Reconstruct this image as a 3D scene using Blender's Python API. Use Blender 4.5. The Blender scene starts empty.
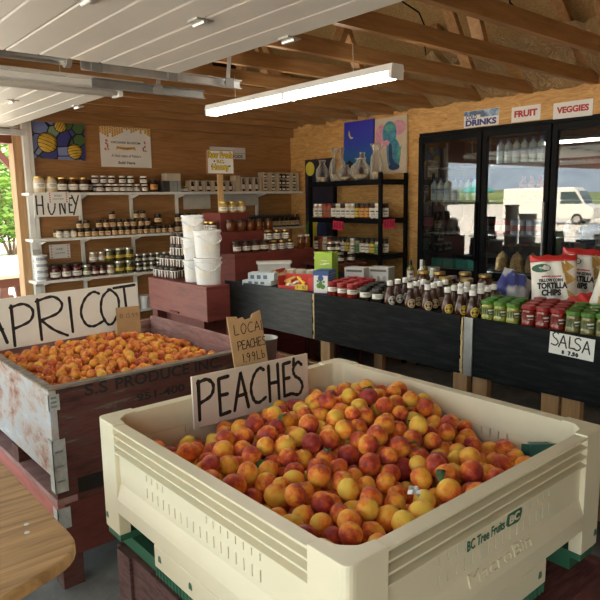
import bpy, bmesh, math, random
import numpy as np
from mathutils import Vector, Matrix
R = math.radians
rnd = random.Random(7)
SC = bpy.context.scene
COL = SC.collection

# ---------------------------------------------------------------- camera, sky, sun, exposure
CAM_M = ((0.7581466, -0.6518956, -0.0156823), (-0.1154491, -0.1105186, -0.9871460), (0.6417829, 0.7502119, -0.1590501))
FPX = 624.23
cam_data = bpy.data.cameras.new('camera')
cam = bpy.data.objects.new('camera', cam_data)
COL.objects.link(cam)
cam_data.sensor_fit = 'HORIZONTAL'
cam_data.sensor_width = 36.0
cam_data.lens = 36.0 * FPX / 600.0
cam_data.clip_start = 0.05
cam_data.clip_end = 4000
rx, dn, fw = [Vector(v) for v in CAM_M]
m4 = Matrix((rx, -dn, -fw)).transposed().to_4x4()
m4.translation = (0, 0, 1.6)
cam.matrix_world = m4
SC.camera = cam

world = bpy.data.worlds.new('sky')
SC.world = world
world.use_nodes = True
wn = world.node_tree
wn.nodes.clear()
wo = wn.nodes.new('ShaderNodeOutputWorld')
wb = wn.nodes.new('ShaderNodeBackground')
ws = wn.nodes.new('ShaderNodeTexSky')
ws.sky_type = 'NISHITA'
ws.sun_disc = False
ws.sun_elevation = R(52)
ws.sun_rotation = R(100)
ws.air_density = 1.3
ws.dust_density = 3.0
wb.inputs['Strength'].default_value = 0.42
wt = wn.nodes.new('ShaderNodeMixRGB')
wt.blend_type = 'MULTIPLY'
wt.inputs[0].default_value = 1.0
wt.inputs[2].default_value = (1.18, 1.0, 0.75, 1)      # warm, hazy summer sky
wn.links.new(ws.outputs[0], wt.inputs[1])
wn.links.new(wt.outputs[0], wb.inputs[0])
wn.links.new(wb.outputs[0], wo.inputs[0])

sun_d = bpy.data.lights.new('sun', 'SUN')
sun_d.energy = 5.0
sun_d.angle = R(0.6)
sun_d.color = (1.0, 0.90, 0.72)
sun = bpy.data.objects.new('sun', sun_d)
COL.objects.link(sun)
sun.location = (12, 4, 14)
sun.rotation_euler = Vector((0.62, 0.22, 0.75)).to_track_quat('Z', 'Y').to_euler()

vs = SC.view_settings
vs.view_transform = 'Standard'
vs.look = 'None'
vs.gamma = 1.0
vs.use_curve_mapping = False
vs.exposure = 1.3
SC.cycles.use_denoising = True
SC.cycles.max_bounces = 10
SC.cycles.diffuse_bounces = 6
SC.cycles.sample_clamp_indirect = 6.0

# ---------------------------------------------------------------- material helpers
MATS = {}
def new_mat(name):
    m = bpy.data.materials.new(name)
    m.use_nodes = True
    nt = m.node_tree
    b = nt.nodes['Principled BSDF']
    return m, nt, b
def setp(b, **k):
    names = dict(color='Base Color', rough='Roughness', metal='Metallic', spec='Specular IOR Level', trans='Transmission Weight', coat='Coat Weight',
                 sheen='Sheen Weight', ior='IOR', alpha='Alpha', estr='Emission Strength', ecol='Emission Color', sss='Subsurface Weight')
    for a, v in k.items():
        i = b.inputs[names[a]]
        if a in ('color', 'ecol') and len(v) == 3: v = (*v, 1)
        i.default_value = v
def ramp_node(nt, fac, stops):
    r = nt.nodes.new('ShaderNodeValToRGB')
    el = r.color_ramp.elements
    while len(el) < len(stops): el.new(0.5)
    for e, (p, c) in zip(el, stops):
        e.position = p; e.color = (*c, 1)
    nt.links.new(fac, r.inputs[0])
    return r.outputs[0]
def coords(nt, scale=(1, 1, 1), rot=(0, 0, 0), kind='Object'):
    tc = nt.nodes.new('ShaderNodeTexCoord')
    mp = nt.nodes.new('ShaderNodeMapping')
    mp.inputs['Scale'].default_value = scale
    mp.inputs['Rotation'].default_value = rot
    nt.links.new(tc.outputs[kind], mp.inputs[0])
    return mp.outputs[0]
def noise(nt, vec, scale, detail=4, rough=0.55, dist=0.0):
    n = nt.nodes.new('ShaderNodeTexNoise')
    n.inputs['Scale'].default_value = scale
    n.inputs['Detail'].default_value = detail
    n.inputs['Roughness'].default_value = rough
    n.inputs['Distortion'].default_value = dist
    nt.links.new(vec, n.inputs['Vector'])
    return n.outputs['Fac']
def bump(nt, b, h, strength=0.2, dist=0.01):
    n = nt.nodes.new('ShaderNodeBump')
    n.inputs['Strength'].default_value = strength
    n.inputs['Distance'].default_value = dist
    nt.links.new(h, n.inputs['Height'])
    nt.links.new(n.outputs[0], b.inputs['Normal'])
def plain(name, color, rough=0.5, var=0.12, scale=9, **k):
    """a solid colour with a little uneven tone"""
    if name in MATS: return MATS[name]
    m, nt, b = new_mat(name)
    setp(b, rough=rough, **k)
    f = noise(nt, coords(nt), scale, 3)
    lo = tuple(c * (1 - var) for c in color); hi = tuple(min(1, c * (1 + var)) for c in color)
    nt.links.new(ramp_node(nt, f, [(0.3, lo), (0.7, hi)]), b.inputs['Base Color'])
    MATS[name] = m
    return m
def wood(name, c1, c2, grain=(1, 14, 14), scale=3, rough=0.6, c3=None, bstr=0.15, kind='Object', dist=0.6):
    """grain runs along the axis whose grain value is smallest"""
    if name in MATS: return MATS[name]
    m, nt, b = new_mat(name)
    setp(b, rough=rough)
    v = coords(nt, grain, kind=kind)
    f = noise(nt, v, scale, 6, 0.6, dist)
    mid = tuple((a + q) / 2 for a, q in zip(c1, c2)) if c3 is None else c3
    nt.links.new(ramp_node(nt, f, [(0.32, c1), (0.5, mid), (0.68, c2)]), b.inputs['Base Color'])
    bump(nt, b, f, bstr, 0.004)
    MATS[name] = m
    return m
def weathered(name, cols, scale=5, rough=0.75, grain=(1, 6, 6), kind='Object'):
    if name in MATS: return MATS[name]
    m, nt, b = new_mat(name)
    setp(b, rough=rough)
    v = coords(nt, grain, kind=kind)
    f = noise(nt, v, scale, 8, 0.68, 0.4)
    n = len(cols)
    nt.links.new(ramp_node(nt, f, [(0.33 + 0.34 * i / (n - 1), c) for i, c in enumerate(cols)]), b.inputs['Base Color'])
    bump(nt, b, f, 0.35, 0.005)
    MATS[name] = m
    return m

# ---------------------------------------------------------------- mesh helpers
def bm_new(): return bmesh.new()
def add_box(bm, x0, x1, y0, y1, z0, z1, M=None):
    v = [bm.verts.new((x, y, z)) for z in (z0, z1) for x, y in ((x0, y0), (x1, y0), (x1, y1), (x0, y1))]
    for f in ((3, 2, 1, 0), (4, 5, 6, 7), (0, 1, 5, 4), (1, 2, 6, 5), (2, 3, 7, 6), (3, 0, 4, 7)):
        bm.faces.new([v[i] for i in f])
    if M is not None: bmesh.ops.transform(bm, matrix=M, verts=v)
    return v
def add_bar(bm, a, b, w, h, up=(0, 0, 1)):
    a = Vector(a); b = Vector(b); d = b - a; L = d.length; d.normalize()
    up = Vector(up)
    s = d.cross(up)
    if s.length < 1e-4: s = d.cross(Vector((1, 0, 0)))
    s.normalize(); u = s.cross(d)
    M = Matrix((d, s, u)).transposed().to_4x4(); M.translation = a
    return add_box(bm, 0, L, -w / 2, w / 2, -h / 2, h / 2, M)
def add_prism(bm, pts, z0, z1, M=None):
    """closed polygon pts (x, y) between two heights"""
    lo = [bm.verts.new((x, y, z0)) for x, y in pts]; hi = [bm.verts.new((x, y, z1)) for x, y in pts]
    n = len(pts)
    bm.faces.new(lo[::-1]); bm.faces.new(hi)
    for i in range(n): bm.faces.new((lo[i], lo[(i + 1) % n], hi[(i + 1) % n], hi[i]))
    if M is not None: bmesh.ops.transform(bm, matrix=M, verts=lo + hi)
def add_lathe(bm, prof, seg=20, c=(0, 0, 0), a0=0.0, a1=2 * math.pi, M=None):
    full = abs(a1 - a0 - 2 * math.pi) < 1e-6
    n = seg if full else seg + 1
    rings = []; allv = []
    for r, z in prof:
        if r < 1e-6:
            v = bm.verts.new((c[0], c[1], c[2] + z)); rings.append([v]); allv.append(v)
        else:
            ring = [bm.verts.new((c[0] + r * math.cos(a0 + (a1 - a0) * i / seg), c[1] + r * math.sin(a0 + (a1 - a0) * i / seg), c[2] + z)) for i in range(n)]
            rings.append(ring); allv += ring
    for p, q in zip(rings, rings[1:]):
        k = seg
        for i in range(k):
            j = (i + 1) % n
            if len(p) == 1 and len(q) == 1: continue
            if len(p) == 1: bm.faces.new((p[0], q[j], q[i]))
            elif len(q) == 1: bm.faces.new((p[i], p[j], q[0]))
            else: bm.faces.new((p[i], p[j], q[j], q[i]))
    if M is not None: bmesh.ops.transform(bm, matrix=M, verts=allv)
def add_tube(bm, pts, r, seg=8):
    pts = [Vector(p) for p in pts]
    rings = []
    for i, p in enumerate(pts):
        d = (pts[min(i + 1, len(pts) - 1)] - pts[max(i - 1, 0)]).normalized()
        s = d.cross(Vector((0, 0, 1)))
        if s.length < 1e-3: s = d.cross(Vector((1, 0, 0)))
        s.normalize(); u = s.cross(d)
        rr = r[i] if isinstance(r, (list, tuple)) else r
        rings.append([bm.verts.new(p + rr * (math.cos(2 * math.pi * k / seg) * s + math.sin(2 * math.pi * k / seg) * u)) for k in range(seg)])
    for a, b in zip(rings, rings[1:]):
        for k in range(seg): bm.faces.new((a[k], a[(k + 1) % seg], b[(k + 1) % seg], b[k]))
    bm.faces.new(rings[0][::-1]); bm.faces.new(rings[-1])
def finish(bm, name, mat, smooth=False, fix=True):
    if fix: bmesh.ops.recalc_face_normals(bm, faces=bm.faces)
    me = bpy.data.meshes.new(name)
    bm.to_mesh(me); bm.free()
    if mat is not None: me.materials.append(mat)
    if smooth:
        for p in me.polygons: p.use_smooth = True
    return me
def place(name, me, parent=None, loc=None, rot=None):
    o = bpy.data.objects.new(name, me)
    COL.objects.link(o)
    if parent is not None: o.parent = parent
    if loc is not None: o.location = loc
    if rot is not None: o.rotation_euler = rot
    return o
def obj(name, bm, mat, parent=None, smooth=False, bevel=0, fix=True, loc=None, rot=None):
    o = place(name, finish(bm, name, mat, smooth, fix), parent, loc, rot)
    if bevel:
        md = o.modifiers.new('bevel', 'BEVEL'); md.width = bevel; md.segments = 2; md.limit_method = 'ANGLE'
    return o
def box_obj(name, b, mat, parent=None, bevel=0):
    bm = bm_new(); add_box(bm, *b)
    return obj(name, bm, mat, parent, bevel=bevel)
def tag(o, label, cat, group=None, kind=None):
    o['label'] = label; o['category'] = cat
    if group: o['group'] = group
    if kind: o['kind'] = kind
    return o
def thing(name, label, cat, loc=(0, 0, 0), rotz=0.0, group=None, rot=None):
    o = bpy.data.objects.new(name, None)
    o.empty_display_size = 0.05
    COL.objects.link(o)
    o.location = loc
    o.rotation_euler = rot if rot is not None else (0, 0, rotz)
    return tag(o, label, cat, group)
def struct(o, label=None, cat=None):
    o['kind'] = 'structure'
    if label: o['label'] = label
    if cat: o['category'] = cat
    return o
KIDS = {}
def kids(o):
    return [c for c in bpy.data.objects if c.parent == o]
def freeze(proto):
    """remember a proto's children once so that copies are quick"""
    KIDS[proto.name] = [(c, kids(c)) for c in kids(proto)]
def dup(proto, loc, rot, label, group=None, scale=None):
    r = proto.copy(); COL.objects.link(r)
    r.location = loc; r.rotation_euler = rot if isinstance(rot, tuple) else (0, 0, rot)
    if scale: r.scale = (scale,) * 3
    r['label'] = label
    if group: r['group'] = group
    for c, gs in KIDS.get(proto.name, []):
        d = c.copy(); COL.objects.link(d); d.parent = r
        for g in gs:
            e = g.copy(); COL.objects.link(e); e.parent = d
    return r
USED = set()
def put(proto, loc, rot, label, group=None, scale=None):
    """the first call moves the proto itself, later ones copy it"""
    if proto.name in USED: return dup(proto, loc, rot, label, group, scale)
    USED.add(proto.name)
    proto.location = loc; proto.rotation_euler = rot if isinstance(rot, tuple) else (0, 0, rot)
    if scale: proto.scale = (scale,) * 3
    proto['label'] = label
    if group: proto['group'] = group
    return proto
ORD = 'first second third fourth fifth sixth seventh eighth ninth tenth eleventh twelfth thirteenth fourteenth fifteenth sixteenth seventeenth eighteenth nineteenth twentieth'.split()
def nth(i, n=None):
    if n is not None and i == n - 1 and n > 1: return 'last'
    return ORD[i] if i < 20 else '%dth' % (i + 1)

# ---------------------------------------------------------------- lettering
def catmull(p, n=6):
    out = []
    for i in range(len(p) - 1):
        a = p[max(i - 1, 0)]; b = p[i]; c = p[i + 1]; d = p[min(i + 2, len(p) - 1)]
        for k in range(n):
            t = k / n
            out.append(tuple(0.5 * (2 * b[j] + (c[j] - a[j]) * t + (2 * a[j] - 5 * b[j] + 4 * c[j] - d[j]) * t * t + (3 * b[j] - a[j] - 3 * c[j] + d[j]) * t ** 3) for j in (0, 1)))
    out.append(p[-1])
    return out
S_ = 's'
GLYPH = {
 'A': [('l', (0, 0), (.38, 1), (.72, -.02)), ('l', (.13, .36), (.62, .38))],
 'P': [('l', (.06, 0), (.08, 1)), (S_, (.04, .95), (.45, 1.0), (.72, .82), (.6, .56), (.08, .42))],
 'R': [('l', (.06, 0), (.06, 1)), (S_, (.02, .95), (.45, 1.02), (.68, .82), (.55, .6), (.1, .48)), (S_, (.1, .48), (.4, .2), (.75, 0))],
 'I': [('l', (.1, 0), (.08, 1))],
 'B': [('l', (.06, 0), (.06, 1)), (S_, (.06, .98), (.5, .95), (.5, .6), (.08, .52)), (S_, (.08, .52), (.6, .45), (.55, .05), (.06, .02))],
 'C': [(S_, (.68, .93), (.48, 1.0), (.2, .82), (.04, .45), (.16, .1), (.4, 0), (.72, .1))],
 'O': [(S_, (.4, 1), (.12, .8), (.03, .4), (.2, .03), (.42, .02), (.66, .35), (.68, .75), (.42, 1), (.34, .98))],
 'T': [('l', (0, 1), (.8, 1.02)), ('l', (.38, 1), (.42, 0))],
 'E': [('l', (.08, 0), (.06, 1)), ('l', (.06, 1), (.6, 1.02)), ('l', (.06, .54), (.52, .54)), ('l', (.08, 0), (.62, .03))],
 'H': [('l', (.06, 0), (.04, 1)), ('l', (.62, 0), (.6, 1)), ('l', (.05, .5), (.6, .5))],
 'S': [(S_, (.62, .9), (.4, 1), (.14, .82), (.22, .6), (.5, .45), (.64, .22), (.42, 0), (.05, .06))],
 'L': [('l', (.06, 1), (.06, 0), (.6, .02))],
 'N': [('l', (.05, 0), (.05, 1), (.58, 0), (.6, 1))],
 'Y': [('l', (0, 1), (.32, .5)), ('l', (.68, 1), (.1, -.12))],
 "'": [('l', (.1, 1.0), (.04, .82))],
 '$': [(S_, (.5, .8), (.25, .9), (.1, .7), (.5, .4), (.4, .15), (.08, .2)), ('l', (.3, 1), (.3, 0))],
 '1': [('l', (.1, 0), (.1, 1))],
 '7': [('l', (.02, 1), (.55, 1), (.2, 0))],
 '9': [(S_, (.55, .75), (.3, 1), (.08, .75), (.3, .5), (.55, .75)), (S_, (.55, .75), (.5, .3), (.35, 0))],
 '5': [('l', (.5, 1), (.1, 1), (.08, .58)), (S_, (.08, .58), (.45, .6), (.5, .2), (.05, .02))],
 '0': [(S_, (.3, 1), (.05, .5), (.3, 0), (.55, .5), (.3, 1))],
 '.': [('l', (.1, 0), (.16, .06))],
 'b': [('l', (.06, 0), (.06, 1)), (S_, (.06, .45), (.4, .5), (.45, .15), (.06, .02))],
}
def add_stroke(bm, pts, w, y=0.0):
    """flat marker stroke in the local x-z plane, facing -y"""
    n = len(pts)
    L = []; Rr = []
    for i, p in enumerate(pts):
        a = pts[max(i - 1, 0)]; b = pts[min(i + 1, n - 1)]
        dx, dz = b[0] - a[0], b[1] - a[1]
        l = math.hypot(dx, dz) or 1
        nx, nz = -dz / l, dx / l
        ww = w * (0.5 + 0.08 * math.sin(i * 1.7))
        L.append(bm.verts.new((p[0] + nx * ww, y, p[1] + nz * ww))); Rr.append(bm.verts.new((p[0] - nx * ww, y, p[1] - nz * ww)))
    for i in range(n - 1): bm.faces.new((Rr[i], Rr[i + 1], L[i + 1], L[i]))
    for q in (pts[0], pts[-1]):
        c = [bm.verts.new((q[0] + w * .5 * math.cos(t * math.pi / 4), y, q[1] + w * .5 * math.sin(t * math.pi / 4))) for t in range(8)]
        bm.faces.new(c)
def hand_text(bm, items, w, y=0.0):
    """items: (char, x, z, width scale, height)"""
    k = 0
    for ch, x, z, sx, h in items:
        for st in GLYPH[ch]:
            p = [(x + q[0] * sx, z + q[1] * h) for q in st[1:]]
            if st[0] == 's': p = catmull(p)
            elif len(p) > 2: p = [q for a, b in zip(p, p[1:]) for q in (a, ((a[0] + b[0]) / 2, (a[1] + b[1]) / 2), (a[0] * .02 + b[0] * .98, a[1] * .02 + b[1] * .98))]
            add_stroke(bm, p, w, y - 0.00015 * (k % 5)); k += 1
def hand_line(s, x, z, sx, h, gap=1.0):
    out = []
    for ch in s:
        if ch != ' ': out.append((ch, x, z, sx, h))
        x += sx * gap * (0.35 if ch in "I'.1" else 0.9)
    return out
def font_mesh(text, width=None, height=None, extrude=0.0006, bold=0.0, shear=0.0, spacing=1.0):
    cu = bpy.data.curves.new('lettering', 'FONT')
    cu.body = text; cu.align_x = 'CENTER'; cu.align_y = 'CENTER'; cu.extrude = 0.001; cu.offset = bold; cu.shear = shear; cu.space_character = spacing
    cu.resolution_u = 3
    o = bpy.data.objects.new('lettering', cu); COL.objects.link(o)
    dg = bpy.context.evaluated_depsgraph_get()
    me = bpy.data.meshes.new_from_object(o.evaluated_get(dg))
    bpy.data.objects.remove(o); bpy.data.curves.remove(cu)
    n = len(me.vertices)
    co = np.empty(n * 3); me.vertices.foreach_get('co', co); co = co.reshape(-1, 3)
    lo, hi = co.min(0), co.max(0)
    co -= (lo + hi) / 2
    sx = width / (hi[0] - lo[0]) if width else None
    sz = height / (hi[1] - lo[1]) if height else None
    sx = sx or sz; sz = sz or sx
    new = np.stack([co[:, 0] * sx, -np.sign(co[:, 2]) * extrude, co[:, 1] * sz], 1)
    me.vertices.foreach_set('co', new.ravel()); me.update()
    return me
def lettering(text, parent, mat, loc, width=None, height=None, rot=None, name='lettering', **k):
    me = font_mesh(text, width, height, **k); me.materials.clear(); me.materials.append(mat)
    return place(name, me, parent, loc, rot)
# ---------------------------------------------------------------- materials
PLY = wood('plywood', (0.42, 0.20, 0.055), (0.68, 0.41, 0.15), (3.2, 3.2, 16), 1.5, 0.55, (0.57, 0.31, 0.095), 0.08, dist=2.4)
PLYD = wood('plywood_shaded', (0.25, 0.115, 0.036), (0.40, 0.20, 0.075), (2.2, 2.2, 22), 1.1, 0.5, (0.33, 0.16, 0.055), 0.08, dist=1.6)  # darker copy of the plywood, with the back wall's shade in its colour
OSB = weathered('osb_sheathing', [(0.27, 0.155, 0.055), (0.56, 0.37, 0.15), (0.36, 0.22, 0.08), (0.68, 0.47, 0.22)], 30, 0.7, (1, 1.6, 1))
JOIST = wood('truss_lumber', (0.29, 0.135, 0.045), (0.47, 0.255, 0.095), (1.2, 14, 14), 2.2, 0.6)
STUD = wood('stud_lumber', (0.33, 0.18, 0.08), (0.50, 0.30, 0.14), (14, 14, 1.2), 2.2, 0.6)
CONC = weathered('concrete', [(0.10, 0.105, 0.105), (0.17, 0.175, 0.17), (0.24, 0.24, 0.23)], 3.0, 0.7, (1, 1, 1))
PAVE = weathered('pale_paving', [(0.50, 0.48, 0.44), (0.62, 0.60, 0.56), (0.70, 0.68, 0.64)], 1.2, 0.8, (1, 1, 1))
DOORW = plain('door_panel_white', (0.62, 0.60, 0.53), 0.45, 0.04, 3)
WHITE = plain('white_paint', (0.74, 0.74, 0.71), 0.4, 0.05)
STEEL = plain('galvanised_steel', (0.55, 0.55, 0.53), 0.38, 0.15, 14, metal=0.85)
DSTEEL = plain('dull_steel', (0.28, 0.28, 0.27), 0.5, 0.15, 14, metal=0.6)
BLACK = plain('black_metal', (0.006, 0.006, 0.007), 0.5, 0.2, spec=0.1)
BLACKP = weathered('black_painted_board', [(0.005, 0.006, 0.007), (0.010, 0.011, 0.012), (0.020, 0.021, 0.022)], 6, 0.62, (8, 1, 8))
BLACKP.node_tree.nodes['Principled BSDF'].inputs['Specular IOR Level'].default_value = 0.09
INK = plain('marker_ink', (0.012, 0.012, 0.013), 0.5, 0.1)
PAPER = plain('white_card', (0.76, 0.74, 0.70), 0.7, 0.04, 6)
CARD = plain('brown_cardboard', (0.44, 0.28, 0.14), 0.8, 0.08, 12)
MAROON = weathered('maroon_paint', [(0.115, 0.020, 0.016), (0.165, 0.031, 0.025), (0.20, 0.042, 0.033), (0.145, 0.03, 0.024)], 3, 0.55, (1, 1, 5))

# ---------------------------------------------------------------- the building
bm = bm_new(); add_box(bm, -0.9, 5.6, -3.1, 5.75, -0.1, 0); struct(obj('floor', bm, CONC))
bm = bm_new(); add_box(bm, -140, 140, -140, 140, -0.3, -0.104); struct(obj('ground', bm, PAVE), 'pale sunlit paving outside the stand', 'ground')
# right wall with the opening for the cooler
bm = bm_new()
add_box(bm, 4.70, 4.78, -3.1, 1.84, 0, 2.648)
add_box(bm, 4.70, 4.78, 3.747, 5.7, 0, 2.648)
add_box(bm, 4.70, 4.78, 1.84, 3.747, 2.176, 2.648)
struct(obj('wall_right', bm, PLY))
bm = bm_new(); add_box(bm, 4.672, 4.70, -3.1, 3.747, 2.176, 2.385); struct(obj('trim_1', bm, PLY))
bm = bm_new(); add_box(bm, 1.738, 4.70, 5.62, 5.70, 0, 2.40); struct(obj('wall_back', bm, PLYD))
bm = bm_new(); add_box(bm, 1.69, 5.2, 5.62, 5.70, 2.40, 4.1); struct(obj('wall_back_gable', bm, wood('gable_shade_brown', (0.035, 0.018, 0.009), (0.085, 0.042, 0.018), (1.2, 9, 9), 2, 0.8)))  # shade of the roof void painted on as a darker brown
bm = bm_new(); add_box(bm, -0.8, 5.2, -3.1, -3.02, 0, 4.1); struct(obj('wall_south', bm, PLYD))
bm = bm_new()
add_box(bm, -0.85, -0.72, -3.1, 5.7, 2.32, 4.0); add_box(bm, -0.85, -0.72, -3.1, -2.3, 0, 2.32)
add_box(bm, -0.85, -0.72, 2.80, 2.99, 0, 2.32)
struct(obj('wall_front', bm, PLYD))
# roof underside
def slab(name, p, t, mat):
    bm = bm_new()
    a = [bm.verts.new(q) for q in p]; b = [bm.verts.new((q[0], q[1], q[2] + t)) for q in p]
    bm.faces.new(a); bm.faces.new(b[::-1])
    for i in range(4): bm.faces.new((a[i], a[(i + 1) % 4], b[(i + 1) % 4], b[i]))
    return struct(obj(name, bm, mat))
slab('ceiling', [(5.1, -3.2, 2.46), (5.1, 6.1, 2.46), (2.0, 6.1, 3.92), (2.0, -3.2, 3.92)], 0.06, OSB)
slab('ceiling_front', [(2.0, -3.2, 3.92), (2.0, 6.1, 3.92), (-1.4, 6.1, 2.4), (-1.4, -3.2, 2.4)], 0.06, OSB)
# trusses: bottom chord with its webs, one thing each
TRUSS_Y = [-2.1, -1.64, -1.18, -0.72, -0.26, 0.22, 0.72, 1.21, 1.70, 2.165, 2.67, 3.14, 3.63, 4.10, 4.57, 5.04, 5.50]
for i, y in enumerate(TRUSS_Y):
    bm = bm_new(); add_box(bm, -0.72, 4.735, y - 0.02, y + 0.02, 2.386, 2.474)
    t = struct(obj('trim_%d' % (i + 2), bm, JOIST), 'brown wooden roof truss chord, %s from the back wall' % nth(len(TRUSS_Y) - 1 - i), 'truss')
    bm = bm_new()
    def web(x0, x1):
        zr = lambda x: 2.46 + (5.1 - x) * 0.471 if x > 2 else 3.9 - (2 - x) * 0.447
        add_bar(bm, (x0, y + 0.024, 2.44), (x1, y + 0.024, zr(x1) - 0.03), 0.038, 0.075, (0, 1, 0))
    if i % 2 == 0: web(3.93, 3.35); web(2.6, 3.1)
    else: web(4.66, 4.1); web(3.3, 2.7)
    obj('web', bm, JOIST, t)
# beam that runs along the top of the back wall
bm = bm_new(); add_box(bm, 1.69, 4.70, 5.56, 5.618, 2.29, 2.40); struct(obj('trim_30', bm, PLYD))
# crinkled vapour barrier above the right wall
m, nt, b = new_mat('clear_plastic_sheet')
setp(b, color=(0.82, 0.58, 0.29), rough=0.2, spec=0.9)
f = noise(nt, coords(nt, (1, 2.2, 1)), 6, 4, 0.6, 2.5); bump(nt, b, f, 1.0, 0.12)
lw = nt.nodes.new('ShaderNodeBsdfTransparent'); mx = nt.nodes.new('ShaderNodeMixShader'); mx.inputs[0].default_value = 0.68
nt.links.new(lw.outputs[0], mx.inputs[1]); nt.links.new(b.outputs[0], mx.inputs[2]); nt.links.new(mx.outputs[0], nt.nodes['Material Output'].inputs[0])
PLASTIC = m
for k, (ya, yb) in enumerate(zip(TRUSS_Y[5:], TRUSS_Y[6:])):
    bm = bm_new(); g = []
    nu, nv = 10, 8
    for i in range(nu + 1):
        row = []
        for j in range(nv + 1):
            u, v = i / nu, j / nv
            x = 4.715 - 0.62 * u; z = 2.39 + 0.30 * u + 0.07 * math.sin(math.pi * u) * 0 + rnd.uniform(-.03, .02) - 0.03 * math.sin(v * math.pi) * (u > 0)
            row.append(bm.verts.new((x, ya + 0.03 + (yb - ya - 0.06) * v, z + 0.02)))
        g.append(row)
    for i in range(nu):
        for j in range(nv): bm.faces.new((g[i][j], g[i + 1][j], g[i + 1][j + 1], g[i][j + 1]))
    o = obj('plastic_sheet', bm, PLASTIC, smooth=True)
    tag(o, 'crinkled plastic sheet between roof trusses, %s bay from the back wall' % nth(len(TRUSS_Y) - 7 - k), 'plastic sheet', 'plastic sheets along the eave')
# loose cables on the roof underside
for k, (y0, x0, xa) in enumerate(((2.35, 4.3, 3.3), (2.9, 4.25, 3.4), (3.3, 4.35, 3.2), (1.95, 4.3, 3.5))):
    bm = bm_new()
    zr = lambda x: 2.40 + (5.1 - x) * 0.471
    add_tube(bm, [(x0 - (x0 - xa) * t / 8, y0 + 0.14 * math.sin(t * 0.9 + k), zr(x0 - (x0 - xa) * t / 8) + 0.01) for t in range(9)], 0.006, 6)
    tag(obj('cable', bm, BLACK, smooth=True), 'thin black cable under the roof, %s from the cooler end' % nth([1, 2, 3, 0][k]), 'cable', 'cables under the roof')
# open garage doors, lying flat under the trusses
def garage_door(n, y0, y1, label):
    th = 0.04 if n == 1 else 0.014
    t = bpy.data.objects.new('door_%d' % n, None); COL.objects.link(t); t.location = (0, (y0 + y1) / 2, 2.2)
    struct(t, label, 'garage door')
    w = (y1 - y0) / 2
    for k in range(6):
        xa = 1.595 - 0.39 * (k + 1); xb = xa + 0.386
        bm = bm_new()
        for j in range(3):
            a = xa + j * 0.129; bb = a + 0.128
            d = 0.0035
            # each strip has softened edges so the groove between two strips reads as a line
            add_prism(bm, [(a, th), (a, d), (a + 0.006, 0), (bb - 0.006, 0), (bb, d), (bb, th)], -w, w, Matrix(((1, 0, 0, 0), (0, 0, 1, 0), (0, 1, 0, 0), (0, 0, 0, 1))))
        p = obj('panel', bm, DOORW, t)
        for hy in ((-w + 0.30, 1.90 - (y0 + y1) / 2) if n == 1 else (-w + 0.9, w - 0.06)):
            bm = bm_new(); add_box(bm, xb - 0.03, xb + 0.035, hy - 0.03, hy + 0.03, -0.006, 0.0); add_tube(bm, [(xb, hy - 0.035, -0.01), (xb, hy + 0.035, -0.01)], 0.008)
            obj('hinge', bm, STEEL, t)
    return t
garage_door(1, -1.9, 2.72, 'open white sectional garage door overhead, nearer one')
garage_door(2, 3.08, 5.36, 'open white sectional garage door overhead, beyond the long light')
def rail(label, y, x0, x1, z=2.2, mat=STEEL, xs=()):
    t = thing('door_track', label, 'track', (0, y, z))
    bm = bm_new(); add_box(bm, x0, x1, -0.004, 0.0, -0.022, 0.022); add_box(bm, x0, x1, -0.026, -0.0041, 0.018, 0.022); add_box(bm, x0, x1, -0.026, -0.0041, -0.022, -0.018)
    obj('channel', bm, mat, t)
    for x in xs:
        bm = bm_new(); add_bar(bm, (x, 0.006, 0.0), (x + 0.02, 0.006, 2.386 - z), 0.022, 0.005, (0, 1, 0)); obj('bracket', bm, STEEL, t)
        bm = bm_new(); add_lathe(bm, [(0, -0.01), (0.017, -0.01), (0.017, 0.01), (0, 0.01)], 14, M=Matrix.Translation((x - 0.03, -0.038, -0.004)) @ Matrix.Rotation(R(90), 4, 'X')); add_box(bm, x - 0.05, x + 0.0, -0.05, -0.046, -0.03, 0.02)
        obj('roller', bm, DSTEEL, t)
    return t
rail('long galvanised door track beside the nearer garage door', 2.83, 1.16, 2.02, 2.205, STEEL, (1.24, 1.62, 1.95))
rail('dark door track lower down behind the unlit light fixture', 3.05, 1.30, 1.93, 2.175, DSTEEL, (1.66,))
rail('galvanised track end by the white post at the left', 5.34, -0.7, 1.70, 2.160, STEEL, (1.45,))
t = thing('torsion_tube', 'thick grey steel tube above the unlit light fixture', 'tube', (0, 2.86, 2.225))
bm = bm_new(); add_tube(bm, [(-0.7, 0, 0), (1.10, 0, 0)], 0.024, 14); obj('tube', bm, STEEL, t, smooth=True)
bm = bm_new(); add_lathe(bm, [(0, -0.012), (0.034, -0.012), (0.034, 0.012), (0, 0.012)], 16, M=Matrix.Translation((1.112, 0, 0)) @ Matrix.Rotation(R(90), 4, 'Y')); obj('end_plate', bm, STEEL, t)
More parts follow.
